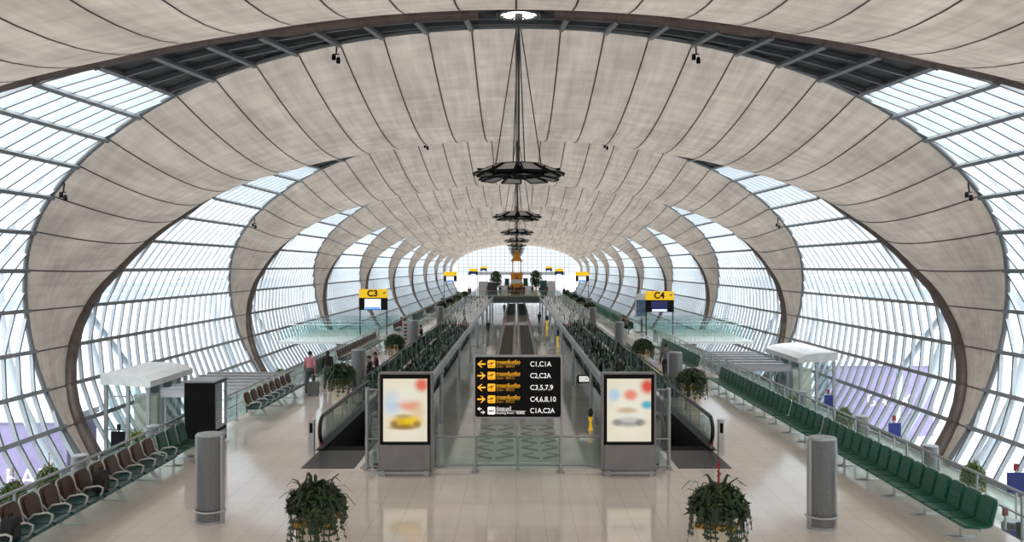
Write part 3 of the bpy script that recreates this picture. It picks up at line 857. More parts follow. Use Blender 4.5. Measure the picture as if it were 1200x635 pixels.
# ---------------------------------------------------------------- planters
def foliage(seed, n1, n2, n3, R=.55, hh=.75):
    rnd = random.Random(seed); m = MB()
    def strap(a, L, w, up, droop, mi, base=.25):
        d = Vector((math.cos(a), math.sin(a), 0)); sd = Vector((-d.y, d.x, 0)); r0 = rnd.uniform(0, base)
        pts = []
        for j in range(5):
            t = j/4; pts.append(d*(r0+L*t*(.55+.45*t))+Vector((0, 0, up*math.sin(min(1.6, t*1.9))-droop*t*t*t)))
        vs = []
        for j, p in enumerate(pts):
            ww = w*(.5+.9*math.sin(PI*min(.98, .18+.8*j/4))); vs += [p-sd*ww/2, p+sd*ww/2]
        m.add(vs, [(2*j, 2*j+1, 2*j+3, 2*j+2) for j in range(4)], mi, True)
    for j in range(n1): strap(rnd.uniform(0, 2*PI), rnd.uniform(.2, R), .045, rnd.uniform(.15, hh), rnd.uniform(.1, .5), rnd.choice((0, 0, 1)))
    for j in range(n2):     # bushy small leaves
        a = rnd.uniform(0, 2*PI); el = rnd.uniform(-.1, 1.4); rr = R*rnd.uniform(.7, 1.05)
        c = Vector((math.cos(a)*math.cos(el)*rr, math.sin(a)*math.cos(el)*rr, .05+math.sin(el)*rr*.85))
        u = Vector((rnd.uniform(-1, 1), rnd.uniform(-1, 1), rnd.uniform(-1, .6))).normalized(); v = u.orthogonal().normalized()
        l, w = rnd.uniform(.07, .13), rnd.uniform(.022, .04)
        m.add([c-u*l, c+v*w, c+u*l, c-v*w], [(0,1,2,3)], rnd.choice((0, 0, 1, 1, 2)))
    for j in range(n3):     # hanging strands
        a = rnd.uniform(0, 2*PI); r0 = rnd.uniform(.8, 1.08)*R; L = rnd.uniform(.25, .75); d = Vector((math.cos(a), math.sin(a), 0)); sd = Vector((-d.y, d.x, 0))
        p = d*r0+Vector((0, 0, rnd.uniform(.0, .25)))
        n_ = 5
        for q in range(n_):
            p2 = p+d*rnd.uniform(-.01, .03)+sd*rnd.uniform(-.03, .03)-Vector((0, 0, L/n_))
            m.add([p-sd*.013, p+sd*.013, p2+sd*.012, p2-sd*.012], [(0,1,2,3)], rnd.choice((0, 1)))
            for h_ in (-1, 1):
                c = (p+p2)/2+sd*h_*.03; m.add([c-sd*.03, c+Vector((0,0,.02)), c+sd*.03, c-Vector((0,0,.035))], [(0,1,2,3)], rnd.choice((0, 1)))
            p = p2
    return m
POTM = None
def planter(label, x, y, z=0, variant=0, group='potted plants', rz=0, flower=False, light=False, cache={}):
    t = thing('potted_plant', label, 'potted plant', (x, y, z), rz, group)
    if 'pot' not in cache:
        m = MB(); q = math.sqrt(.5)
        m.lathe([(.33, 0), (.34, .06), (.30, .10), (.44, .74), (.50, .80), (.50, .86), (.45, .88), (.52, .97), (.52, 1.02), (.46, 1.02), (.44, .93)], 4, ph=PI/4, smooth=False)
        cache['pot'] = m.build('pot', M_pot, t)
        m = MB(); m.lathe([(.455, .76), (.515, .80), (.515, .86), (.455, .885)], 4, ph=PI/4, smooth=False); cache['band'] = m.build('gold_band', M_gold, t)
    else: link_copy(cache['pot'], t); link_copy(cache['band'], t)
    key = ('f', variant, light)
    if key not in cache:
        f = foliage(11+variant, (110, 70, 50)[variant], (1000, 800, 700)[variant], (64, 60, 30)[variant], (.50, .56, .6)[variant], (.72, .62, .8)[variant])
        cache[key] = f.build('foliage', [M_leafm, M_leafl, M_leafl] if light else [M_leafd, M_leafd, M_leafm], t, (0, 0, .98))
    else: link_copy(cache[key], t)
    if flower:
        m = MB(); m.tube([(0, 0, .2), (.02, 0, .6), (.04, 0, .92)], [.014, .02, .008], 6)
        for j in range(10):
            a = j*2.4; zz = .55+j*.035; m.add([(.03, 0, zz), (.03+.04*math.cos(a), .05*math.sin(a), zz+.05), (.035, 0, zz+.09)], [(0,1,2)])
        m.build('flower', M_red, t, (0, 0, 1.0))
    return t
planter('cream pot with gold band and trailing dark foliage, left of centre at the bottom', px(371, 15.6), 15.6, 0, 0, 'front potted plants', .1)
planter('cream pot with gold band and a red flower spike, right of centre at the bottom', px(842, 15.45), 15.45, 0, 0, 'front potted plants', 1.2, True)
for sd, lst in (('left', ((-6.8, 34.3), (-6.75, 49), (-7.75, 92), (-7.8, 104), (-7.8, 117), (-7.8, 134))), ('right', ((6.5, 32.7), (6.6, 46), (7.75, 93), (7.8, 107), (7.8, 120), (7.8, 137)))):
    for j, (x, y) in enumerate(lst):
        planter('cream potted bushy plant on the %s upper floor, %s behind the front planters' % (sd, ORD[j].replace('nearest', 'first')), x, y, 0, 1, 'mid-floor potted plants', j*1.3)
RL = ('closest to the viewpoint', 'second', 'third', 'fourth', 'fifth', 'sixth')
for sd, lst in (('right', ((15.4, 29.8), (15.3, 41.3), (14.1, 45), (15.2, 66))), ('left', ((-15.5, 27.2), (-15.5, 29.3), (-15.2, 35.4), (-15.2, 57)))):
    for j, (x, y) in enumerate(lst):
        planter('leafy lower level planter by the %s facade, %s in the row' % (sd, RL[j]), x, y, LOW, 2, 'lower level planters', j, sd == 'left' and j < 2, True).scale = (.68, .68, 1.2)

# ---------------------------------------------------------------- blue lower level signs
def post_sign(label, x, y, mat, w=.5, h=.55, zc_=1.85):
    t = thing('post_sign', label, 'sign', (x, y, LOW), 0, 'post signs on the lower level')
    m = MB(); m.lathe([(.24, 0), (.24, .03), (.04, .06)], 12); m.build('base', M_alu, t)
    m = MB(); m.tube([(0, .03, .04), (0, .03, 2.25)], .035, 8); m.build('post', M_alu if mat is M_blue else M_dsteel, t)
    m = MB(); m.bb(-w/2, w/2, -.04, .0, zc_-h/2, zc_+h/2); m.build('panel', mat, t)
    m = MB(); m.bb(-.06, .06, 0, .07, 2.2, 2.42); m.build('finial', M_red if mat is M_blue else M_black, t)
post_sign('blue post sign by the right facade next to the closest leafy planter', 15.4, 27.2, M_blue, .62, .62)
post_sign('blue post sign by the right facade in front of the purple hoarding', 15.4, 36, M_blue)
post_sign('slim dark blue post sign by the right facade left of a planter', 15.4, 43.6, M_blue, .42, .6)
post_sign('black screen on a post by the left facade beside the portal planter', -15.3, 34, M_black, .55, .6)
post_sign('blue post sign in the lower right picture corner', 12.35, 22.3, M_blue, .5, .5, 1.6)
t = thing('information_screen', 'black screen in the lower right picture corner', 'screen', (12.9, 22.5, LOW))
m = MB(); m.bb(-.04, .04, -.04, .04, 0, 1.7); m.bb(-.25, .25, -.2, .2, 0, .04); m.build('stand', M_dsteel, t)
m = MB(); m.bb(-.2, .2, -.06, -.02, 1.45, 2.0); m.build('panel', M_black, t)

# ---------------------------------------------------------------- vending machine
vm = thing('vending_machine', 'tall black vending machine with lit front at the end of the left benches', 'vending machine', (px(234, 25.9), 25.9, 0))
m = MB(); m.bb(-.45, .43, 0, 1.1, .06, 1.88); m.bb(-.40, .38, .05, 1.05, 0, .06); m.build('cabinet', M_black, vm)
m = MB(); m.bb(-.45, .45, 0, 1.1, 1.88, 1.93); m.build('top', M_base, vm)
m = MB(); m.bb(.43, .46, .06, 1.04, .5, 1.84); m.build('window', pm('vending_window', (.25, .28, .31), .2), vm)
m = MB(); m.bb(.46, .468, .62, .72, .6, 1.8)
m.build('light_strip', pm('vending_light', (.7, .8, .95), .4, emit=((.7, .85, 1), 1.2)), vm)
m = MB()
for j in range(4): m.bb(.46, .475, .1, .98, .72+j*.28, .74+j*.28)
m.build('shelf', M_alu, vm)
m = MB(); m.bb(.43, .47, .2, .9, .2, .4); m.build('tray', M_colside, vm)

# ---------------------------------------------------------------- gate portals and glass walkways to the facade
def portal(label, sgn, y0, y1, name_sd, xi):
    """xi: distance of its inner side from the hall's centre line"""
    t = thing('gate_portal', label, 'glass portal', (sgn*xi, y0, LOW), 0, 'gate portals at the facade')
    D = y1-y0; W = 2.1
    def X(a): return sgn*a
    r_ = MB()    # shallow curved roof
    poly = [(-.15, 3.05), (-.15, 3.32), (.3, 3.52), (1.0, 3.62), (W, 3.65), (W, 3.2)]
    r_.prism([(X(a), b) for a, b in poly], lambda a, b, d: (a, d, b), -.25, D+.25); r_.build('roof', M_white, t)
    def post(a, yy):
        m = MB(); m.bb(X(a)-.07, X(a)+.07, yy-.07, yy+.07, 0, 3.1); m.build('post', M_colside, t)
    for a in (.08, 1.0, W-.1): post(a, .08)
    for yy in (D*.33, D*.66, D-.08): post(.08, yy)
    for z in (1.1, 2.6):
        m = MB(); m.bar((X(.08), .08, z), (X(W-.1), .08, z), .06); m.bar((X(.08), .08, z), (X(.08), D-.08, z), .06); m.build('rail', M_colside, t)
    g = MB(); g.bb(X(.1), X(W-.1), .07, .09, .05, 3.05); g.build('glass_panel', M_gteal, t)
    g = MB(); g.bb(X(.07), X(.09), .1, D-.1, .05, 3.05); g.build('glass_panel', M_gteal, t)
    m = MB(); m.bb(X(.3), X(W-.1), D-.2, D-.1, 0, 3.05); m.build('back_panel', M_dsteel, t)
    m = MB(); m.bb(X(.5), X(1.6), D*.45, D*.55, .0, 2.4); m.build('inner_screen', M_pav if False else M_pot, t)
    # ribbed canopy towards the concourse
    t2 = thing('canopy', 'ribbed grey canopy over a glass walkway by the '+name_sd+' portal', 'canopy', (sgn*(xi-4.6), y0+.6, LOW), 0, 'portal canopies')
    m = MB(); m.bb(X(0), X(4.3), -.1, D+1.5, 2.5, 2.82); m.build('roof', M_roofgrey, t2)
    for j in range(6):
        m = MB(); m.bb(X(.0), X(4.3), j*(D+1.3)/5, j*(D+1.3)/5+.15, 2.82, 2.92); m.build('rib', M_colside, t2)
    for xx in (.15, 2.2, 4.15):
        for yy in (.1, D+1.3): m = MB(); m.tube([(X(xx), yy, 0), (X(xx), yy, 2.5)], .06, 8); m.build('post', M_colside, t2)
    g = MB(); g.bb(X(.2), X(4.1), .09, .11, .05, 2.5); g.build('glass_panel', M_gteal, t2)
    g = MB(); g.bb(X(.14), X(.16), .2, D+1.2, .05, 2.5); g.build('glass_panel', M_gteal, t2)
portal('white roofed glass gate portal by the left facade near the vending machine', -1, 40, 44.7, 'left', 16.6)
portal('white roofed glass gate portal by the right facade near the far end of the benches', 1, 50, 56, 'right', 16.0)

def gate_walk(label, sgn, y0, y1):
    t = thing('gate_walkway', label, 'gate walkway', (sgn*9.82, y0, 0), 0, 'gate walkways'); D = y1-y0
    m = MB(); m.bb(0, sgn*7.0, 0, D, -.18, 0); m.build('deck', M_white, t)
    for yy in (.05, D*.33, D*.66, D-.05):
        for j in range(5):
            g = MB(); g.bb(sgn*(j*1.4+.05), sgn*(j*1.4+1.3), yy-.008, yy+.008, .05, 1.1); g.build('glass_panel', M_gteal, t)
        m = MB(); m.tube([(0, yy, 1.15), (sgn*7, yy, 1.15)], .03, 6)
        m.build('rail', M_steel, t)
        for j in range(6):
            m = MB(); m.tube([(sgn*j*1.4, yy, 0), (sgn*j*1.4, yy, 1.15)], .022, 6); m.build('post', M_steel, t)
gate_walk('teal glass walkway leading to the left facade under the C3 sign', -1, 62.5, 74)
gate_walk('teal glass walkway leading to the right facade under the C4 sign', 1, 62.5, 74)

# ---------------------------------------------------------------- gate signs
def gate_sign(label, x, y, zc_, txt, big, scr):
    t = thing('gate_sign', label, 'gate sign', (x, y, .004), 0, 'yellow gate signs')
    w = 1.08
    m = MB(); m.bb(-w, w, -.12, .12, zc_+.13, zc_+.80); m.build('header', M_yellow, t)
    m = MB(); m.bb(-w, w, -.12, .12, zc_-.80, zc_+.13); m.build('screen_housing', M_signk, t)
    m = MB(); m.bb(-w*.6, w*.55, -.135, -.12, zc_-.75, zc_+.05); o = m.build('screen', scr[0], t)
    m = MB(); m.bb(-w*.55, w*.5, -.145, -.135, zc_-.75, zc_-.58); m.build('screen_bar', scr[1], o)
    for q in (-1, 1):
        m = MB(); m.tube([(q*(w-.05), .05, 0), (q*(w-.05), .05, zc_-.8)], .05, 8); m.build('post', M_dsteel, t)
    if txt:
        text('gate_number', txt, .68, M_signk, t, (-.05, -.13, zc_+.46), align='CENTER', bold=.022)
        m = MB(); s = .1; cx, cz = w-.22, zc_+.52
        m.prism([(cx-s*1.3, cz-s*.6), (cx+s*1.2, cz+s*.5), (cx+s*1.2, cz+s*.9), (cx-s*1.3, cz)], lambda a, b, d: (a, d, b), -.128, -.12)
        m.prism([(cx-s*.5, cz-s*1.3), (cx-s*.1, cz-s*1.3), (cx+s*.7, cz+s*.4), (cx, cz+s*.3)], lambda a, b, d: (a, d, b), -.128, -.12)
        m.build('aircraft_mark', M_dsteel, t)
SW_ = pm('screen_white', (.7, .75, .8), .3, emit=((.8, .9, 1), .4)); SB_ = pm('screen_blue', (.05, .15, .45), .3, emit=((.1, .25, .7), .8))
SN_ = pm('screen_navy', (.01, .012, .05), .3, emit=((.01, .012, .06), .6)); SL_ = pm('screen_pale', (.4, .5, .8), .3, emit=((.5, .6, .95), .8))
gate_sign('yellow C3 gate sign on a post left of the well', px(437.5, 68), 68, 5.3-(351-312)*68/F, 'C3', True, (SW_, SB_))
gate_sign('yellow C4 gate sign on a post right of the well', px(773, 68), 68, 5.3-(353.5-312)*68/F, 'C4', True, (SN_, SL_))
for j, (y, zz) in enumerate(((146, 3.6), (225, 3.9), (298, 4.5))):
    for s, sd in ((-1, 'left'), (1, 'right')):
        gate_sign('small distant yellow gate sign on the %s, %s beyond the lettered one' % (sd, ('first', 'second', 'third')[j]), s*10.9 if j < 2 else s*11, y, zz, None, False, (SL_ if j == 0 else SN_, SB_ if j == 0 else SL_))

# ---------------------------------------------------------------- pendant chandeliers
def chandelier(y, j):
    z0 = H+3.28
    X0 = px(609, 31)*.7
    t = thing('chandelier', 'dark pendant ring of angled reflector panels, %s from the viewpoint' % ORD[j], 'pendant light', (X0, y, z0), 0, 'pendant reflector rings')
    n_ = 10; fr = MB()
    for (rr, zz) in ((.55, .0), (1.05, .06)): fr.tube([(rr*math.cos(2*PI*a/20), rr*math.sin(2*PI*a/20), zz) for a in range(20)], .045, 6, closed=True)
    for a in range(n_):
        th = 2*PI*(a+.5)/n_; fr.bar((.1*math.cos(th), .1*math.sin(th), .02), (1.5*math.cos(th), 1.5*math.sin(th), .08), .05, .07)
    fr.lathe([(.18, -.22), (.22, -.1), (.22, .15), (.1, .25)], 12)
    for a in range(12):
        th = 2*PI*a/12; fr.box((.8*math.cos(th), .8*math.sin(th), -.06), (.2, .2, .16), 0, Matrix.Rotation(th, 3, 'Z'))
    fr.build('frame', M_black, t)
    pl = MB()     # one trapezoid panel with a raised dark rim
    poly = [(.80, -.20), (1.58, -.36), (1.58, .36), (.80, .20)]
    def fn(a, b, d): return (a, b, .26-.42*(a-.78)+d)
    pl.prism(poly, fn, 0, .03, 0)
    for p, q in zip(poly, poly[1:]+poly[:1]): pl.bar(fn(*p, .015), fn(*q, .015), .05, .06, 1)
    p0 = None
    for a in range(n_):
        if p0 is None: p0 = pl.build('reflector', [M_reflector, M_black], t)
        else: link_copy(p0, t, (0, 0, 0), 2*PI*a/n_)
    lw = MB()
    polyl = [(.75, -.25), (1.35, -.36), (1.35, .36), (.75, .25)]
    def fl_(a, b, d): return (a, b, -.12-.22*(a-.75)+d)
    lw.prism(polyl, fl_, 0, .025, 0)
    for p, q in zip(polyl, polyl[1:]+polyl[:1]): lw.bar(fl_(*p, .01), fl_(*q, .01), .05, .06, 1)
    l0 = None
    for a in range(8):
        if l0 is None: l0 = lw.build('lower_reflector', [M_reflector, M_black], t); l0.rotation_euler = (0, 0, .2)
        else: link_copy(l0, t, (0, 0, 0), 2*PI*a/8+.2)
    cb = MB(); top = 5.15
    cb.tube([(0, 0, .2), (0, 0, top)], .045, 6)
    for a in range(4):
        th = PI/4*0+PI/2*a+.25; cb.tube([(.85*math.cos(th), .85*math.sin(th), .1), (.08*math.cos(th), .08*math.sin(th), top-.1)], .022, 5)
    cb.build('cable', M_dsteel, t)
def crown_light(y, j):
    t = thing('crown_light', 'round lamp in a dark ring at the crown above the %s pendant' % ORD[j], 'ceiling light', (px(609, 31)*.7, y-.3, H+8.95), 0, 'round crown lamps')
    m = MB(); m.tube([(.72*math.cos(2*PI*a/24), .72*math.sin(2*PI*a/24), -.22) for a in range(24)], .09, 8, closed=True)
    for a in range(8):
        th = 2*PI*(a+.5)/8; m.bar((.1*math.cos(th), .1*math.sin(th), -.15), (.72*math.cos(th), .72*math.sin(th), -.2), .06)
    m.lathe([(.14, -.4), (.14, .2)], 10)
    m.build('ring', M_dsteel, t)
    m = MB(); m.lathe([(.64, -.20), (.68, -.12), (.66, -.02), (.1, .1)], 20); m.build('lamp', M_lampw, t)
    m = MB()
    for q in (-1, 1): m.tube([(q*.7, 0, -.2), (q*1.5, 0, .05), (q*3.2, .2, -.02)], .12, 8)
    m.build('arm', M_dsteel, t)
for j in range(10):
    chandelier(31+27*j, j)
    if j < 4: crown_light(31+27*j, j)

# small spotlights hanging below the near edge of the membranes
def spot(label, p):
    t = thing('spotlight', label, 'spotlight', p, 0, 'black hanging spotlights'); t.scale = (.8,)*3
    m = MB(); m.tube([(0, .1, .55), (0, 0, .05)], .04, 6); m.bar((-.15, 0, .05), (.15, 0, .05), .05); m.build('bracket', M_black, t)
    m = MB(); m.lathe([(.09, -.18), (.11, -.12), (.1, .08), (.05, .12)], 10, c=(-.12, 0, -.05)); m.lathe([(.09, -.32), (.11, -.26), (.1, -.08), (.05, 0)], 10, c=(.1, 0, -.08)); m.build('lamp', M_black, t)
for kk, w in ((0, 'first'), (1, 'second')):
    for i, sd in ((-4.1 if kk == 0 else -3.6, 'left'), (4.1 if kk == 0 else 3.6, 'right')):
        spot('black spotlight left of the crown on the %s membrane arch' % w if i < 0 else 'black spotlight right of the crown on the %s membrane arch' % w, vp(i, 35+27*kk+front(i)-.25, .65))
    for i in (-11.7, 11.7):
        spot('black spotlight low on the %s flank of the %s membrane arch' % ('left' if i < 0 else 'right', w), vp(i, 35+27*kk+front(i)-.25, .55))

# ---------------------------------------------------------------- moving walkways on the lower level
def walkway(label, x, y0, y1, belt):
    t = thing('moving_walkway', label, 'moving walkway', (x, y0, LOW), 0, 'moving walkways'); L = y1-y0
    m = MB(); m.bb(-.62, .62, 0, L, 0, .03); m.build('belt', belt, t)
    m = MB(); m.bb(-.95, .95, -2.2, 0, 0, .02); m.bb(-.95, .95, L, L+2.2, 0, .02); m.build('landing_plate', M_colside, t)
    for q in (-1, 1):
        m = MB(); m.bb(q*.64, q*.9, -.6, L+.6, 0, .22); m.build('skirt', M_alu, t)
        m = MB(); m.bb(q*.76-.008, q*.76+.008, -.3, L+.3, .22, .86); m.build('balustrade', M_gclear, t)
        pts = [(q*.76, -.3+.34*math.cos(-PI/2-a*PI/6), .55+.34*math.sin(-PI/2-a*PI/6)) for a in range(7)]
        pts += [(q*.76, L+.3+.34*math.cos(PI/2-a*PI/6), .55+.34*math.sin(PI/2-a*PI/6)) for a in range(7)]
        m = MB(); m.tube(pts, .045, 6); m.build('handrail', M_rubber, t)
        m = MB(); m.bb(q*.76-.05, q*.76+.05, -.72, -.66, .2, .34); m.build('red_light', M_redlight, t)
XA, XB = -.99, 1.09
B2 = pm('far_belt', (.10, .095, .09), .5)
walkway('near left moving walkway with dark belt on the lower level', XA, 49.5, 127, M_belt)
walkway('near right moving walkway with dark belt on the lower level', XB, 49.5, 127, M_belt)
walkway('far left moving walkway with grey belt under the footbridge', XA, 135, 200, B2)
walkway('far right moving walkway with grey belt under the footbridge', XB, 135, 200, B2)
def mat_panel(label, x):
    t = thing('entrance_mat', label, 'floor mat', (x, 38.5, LOW), 0, 'patterned floor panels')
    m = MB(); m.bb(-.92, .92, 0, 8.6, 0, .012); m.build('ground', M_mat1, t)
    m = MB()
    for j in range(5):
        for q in (-1, 1):
            y = .3+j*1.7
            m.prism([(q*.08, y), (q*.85, y+.7), (q*.85, y+1.1), (q*.08, y+.45)], lambda a, b, d: (a, b, d), .012, .016)
            m.prism([(q*.85, y+1.1), (q*.3, y+1.55), (q*.3, y+1.25), (q*.7, y+.95)], lambda a, b, d: (a, b, d), .012, .016)
    m.build('motif', M_mat2, t)
mat_panel('patterned brown floor panel left, below the direction sign', XA)
mat_panel('patterned brown floor panel right, below the direction sign', XB)
# hanging small gate sign and yellow stands on the lower level
t = thing('hanging_sign', 'small white lit sign reading C1A under the right edge beam', 'sign', (px(684, 53), 53, 5.3-(444-312)*53/F))
m = MB(); m.bb(-.38, .38, -.06, .06, -.24, .24); m.build('frame', M_signk, t)
m = MB(); m.bb(-.28, .30, -.07, -.06, -.15, .17); m.build('face', M_txtw, t)
text('sign_text', 'C1A', .26, M_signk, t, (0, -.075, 0), align='CENTER')
m = MB(); m.tube([(0, 0, .24), (0, 0, 1.3)], .02, 6); m.build('rod', M_steel, t)
def yellow_stand(label, x, y, k=1):
    t = thing('caution_stand', label, 'caution stand', (x, y, LOW), 0, 'yellow caution stands'); t.scale = (k,)*3
    m = MB(); m.lathe([(.22, 0), (.22, .03), (.16, .06), (.09, .7), (.13, .75), (.2, 1.0), (.18, 1.05)], 12); m.build('body', M_yellow, t)
    m = MB(); m.lathe([(.05, 1.05), (.2, 1.25), (.24, 1.5), (.16, 1.72), (.05, 1.8)], 10); m.build('top', M_dsteel, t)
yellow_stand('yellow stand with dark top beside the right lightbox, on the lower level', px(692, 46), 46, .62)
yellow_stand('yellow stand on the lower level right of the near walkway, second', px(653, 94), 94)
yellow_stand('yellow stand on the lower level right of the near walkway, farthest', px(641, 121), 121)

# ---------------------------------------------------------------- golden pavilion
pv = thing('pavilion', 'golden spired pavilion standing at the end of the well', 'pavilion', (px(605.5, 172), 172, 0))
m = MB(); m.bb(-1.25, 1.25, -1.25, 1.25, 0, 1.9); m.bb(-1.1, 1.1, -1.1, 1.1, 1.9, 2.8); m.bb(-1.15, 1.15, -1.15, 1.15, 2.8, 3.9); m.bb(-1.25, 1.25, -1.25, 1.25, 3.75, 4.0); m.build('base', M_pav, pv)
m = MB(); m.bb(-.95, .95, -1.2, -1.1, 2.0, 2.75); m.build('relief', M_white, pv)
m = MB()
for q in (-1, 1): m.bb(q*.95-.15, q*.95+.15, -1.4, -1.25, .2, 1.6)
m.bb(-.4, .4, -1.7, -1.25, 0, 1.2); m.build('stair', M_pavd, pv)
m = MB()
for a in range(4): m.lathe([(.34-.08*a, 2.85+a*.26), (.28-.08*a, 2.85+a*.26+.22)], 10, c=(0, -1.0, 0))
m.build('shrine', M_pavd, pv)
c0 = None
for q in (-1, 1):
    for w in (-1, 1):
        if c0 is None:
            m = MB(); m.lathe([(.17, 0), (.17, .15), (.10, .25), (.09, 2.0), (.17, 2.2), (.17, 2.3)], 8); c0 = m.build('column', M_pav, pv, (q*.8, w*.8, 4.0))
        else: link_copy(c0, pv, (q*.8, w*.8, 4.0))
m = MB(); z = 6.3
for a, (w, h) in enumerate(((1.1, .28), (.9, .36), (.72, .36), (.56, .36), (.42, .34), (.3, .32))):
    m.lathe([(w*1.414, z), (w*1.414, z+.06), (w*.8*1.414, z+h)], 4, ph=PI/4, smooth=False)
    for q in (-1, 1):
        for v in (-1, 1): m.lathe([(.06, z), (.02, z+.34)], 6, c=(q*w, v*w, 0))
    z += h
m.lathe([(.24, z), (.19, z+.3), (.11, z+.7), (.04, z+1.2), (.01, z+1.7)], 10)
m.build('spire_roof', M_pav, pv)

# ---------------------------------------------------------------- trees beside the pavilion
def tree(label, x, y, h, seed):
    t = thing('indoor_tree', label, 'tree', (x, y, 0), 0, 'trees beside the pavilion'); rnd = random.Random(seed)
    m = MB(); m.lathe([(.55, 0), (.7, .7), (.65, .75)], 10); m.build('tub', M_pot, t)
    m = MB(); m.tube([(0, 0, .6), (.05, 0, h*.5), (0, .05, h*.8)], [.12, .1, .05], 6)
    for a in range(6): m.tube([(0, 0, h*.4), (math.cos(a)*.7, math.sin(a)*.7, h*.65)], .04, 5)
    m.build('trunk', M_pavd, t)
    m = MB()
    for j in range(900):
        a, e, rr = rnd.uniform(0, 6.28), rnd.uniform(-1.2, 1.5), rnd.uniform(.4, 1.0)
        c = Vector((math.cos(a)*math.cos(e)*1.3*rr, math.sin(a)*math.cos(e)*1.3*rr, h*.64+math.sin(e)*h*.36*rr)); u = Vector((rnd.uniform(-1,1), rnd.uniform(-1,1), rnd.uniform(-1,1))).normalized(); v = u.orthogonal().normalized()
        m.add([c-u*.22, c+v*.09, c+u*.22, c-v*.09], [(0,1,2,3)], rnd.random() < .3)
    m.build('crown', [M_leafd, M_leafm], t)
tree('dark bushy potted tree left of the golden pavilion', px(581, 168), 168, 4.4, 1)
tree('dark bushy potted tree right of the golden pavilion', px(628, 168), 168, 4.5, 2)
# white counters and dark kiosks around the pavilion
def counter(label, x, y, w, h, mt, group='counters around the pavilion'):
    t = thing('counter', label, 'counter', (x, y, 0), 0, group)
    m = MB(); m.bb(-w/2, w/2, -.4, .4, 0, h); m.build('body', mt, t)
    m = MB(); m.bb(-w/2-.1, w/2+.1, -.5, .5, h, h+.1); m.build('top', M_white, t)
counter('white counter just left of the golden pavilion', px(590, 166), 166, 1.5, 1.6, M_white)
counter('white counter just right of the golden pavilion', px(619, 166), 166, 1.6, 1.5, M_white)
counter('grey kiosk left of the left tree', px(577, 165), 165, 1.8, 2.3, M_dsteel)
counter('teal kiosk right of the right tree', px(637, 166), 166, 1.2, 2.6, M_tealseat)
counter('teal panel between the left tree and pavilion', px(594, 176), 176, .9, 2.8, M_tealseat)
counter('teal panel between the pavilion and right tree', px(616, 176), 176, .9, 2.9, M_tealseat)
counter('pale kiosk on the far right beyond the trees', px(646, 175), 175, 1.6, 2.3, M_roofgrey)
counter('pale kiosk on the far left beyond the trees', px(566, 178), 178, 1.8, 2.2, M_roofgrey)
# display panel left of C4
t = thing('poster_stand', 'tall blue and white poster stand left of the C4 sign', 'poster stand', (px(752, 71), 71, .004))
m = MB(); m.bb(-.5, .5, -.08, .08, 1.2, 3.1); m.build('panel', M_white, t)
m = MB(); m.bb(-.44, .44, -.1, -.08, 1.3, 2.6); m.build('picture', pm('poster_blue', (.10, .18, .30), .4, 0, .5, 4), t)
m = MB(); m.bb(-.06, .06, -.06, .06, 0, 1.2); m.bb(-.4, .4, -.2, .2, 0, .04); m.build('stand', M_dsteel, t)
t = thing('information_totem', 'slim white totem with red and green marks beside a left air column', 'totem', (px(475.5, 57.5), 57.5, 0))
m = MB(); m.bb(-.22, .22, -.12, .12, 0, 1.75); m.build('body', M_roofgrey, t)
m = MB()
for j in range(5): m.bb(-.1, .1, -.13, -.12, .55+j*.22, .67+j*.22, j % 2)
m.build('marks', [M_red, M_tealseat], t)

# ---------------------------------------------------------------- people
def skin_mesh(name, V, E, Rr, m, parent, sub=2):
    me = bpy.data.meshes.new(name); me.from_pydata([Vector(v) for v in V], E, []); me.update()
    o = bpy.data.objects.new(name, me); C.objects.link(o)
    md = o.modifiers.new('s', 'SKIN'); md.use_smooth_shade = True
    sv = me.skin_vertices[0].data
    for j, r_ in enumerate(Rr): sv[j].radius = (r_, r_) if not isinstance(r_, tuple) else r_
    sv[0].use_root = True
    o.modifiers.new('d', 'SUBSURF').levels = sub; o.modifiers['d'].render_levels = sub
    bpy.context.view_layer.update()
    dg = bpy.context.evaluated_depsgraph_get(); nm = bpy.data.meshes.new_from_object(o.evaluated_get(dg))
    C.objects.unlink(o); bpy.data.objects.remove(o)
    nm.materials.clear(); nm.materials.append(m); nm.name = name
    for p in nm.polygons: p.use_smooth = True
    r_ = bpy.data.objects.new(name, nm); C.objects.link(r_); r_.parent = parent
    return r_
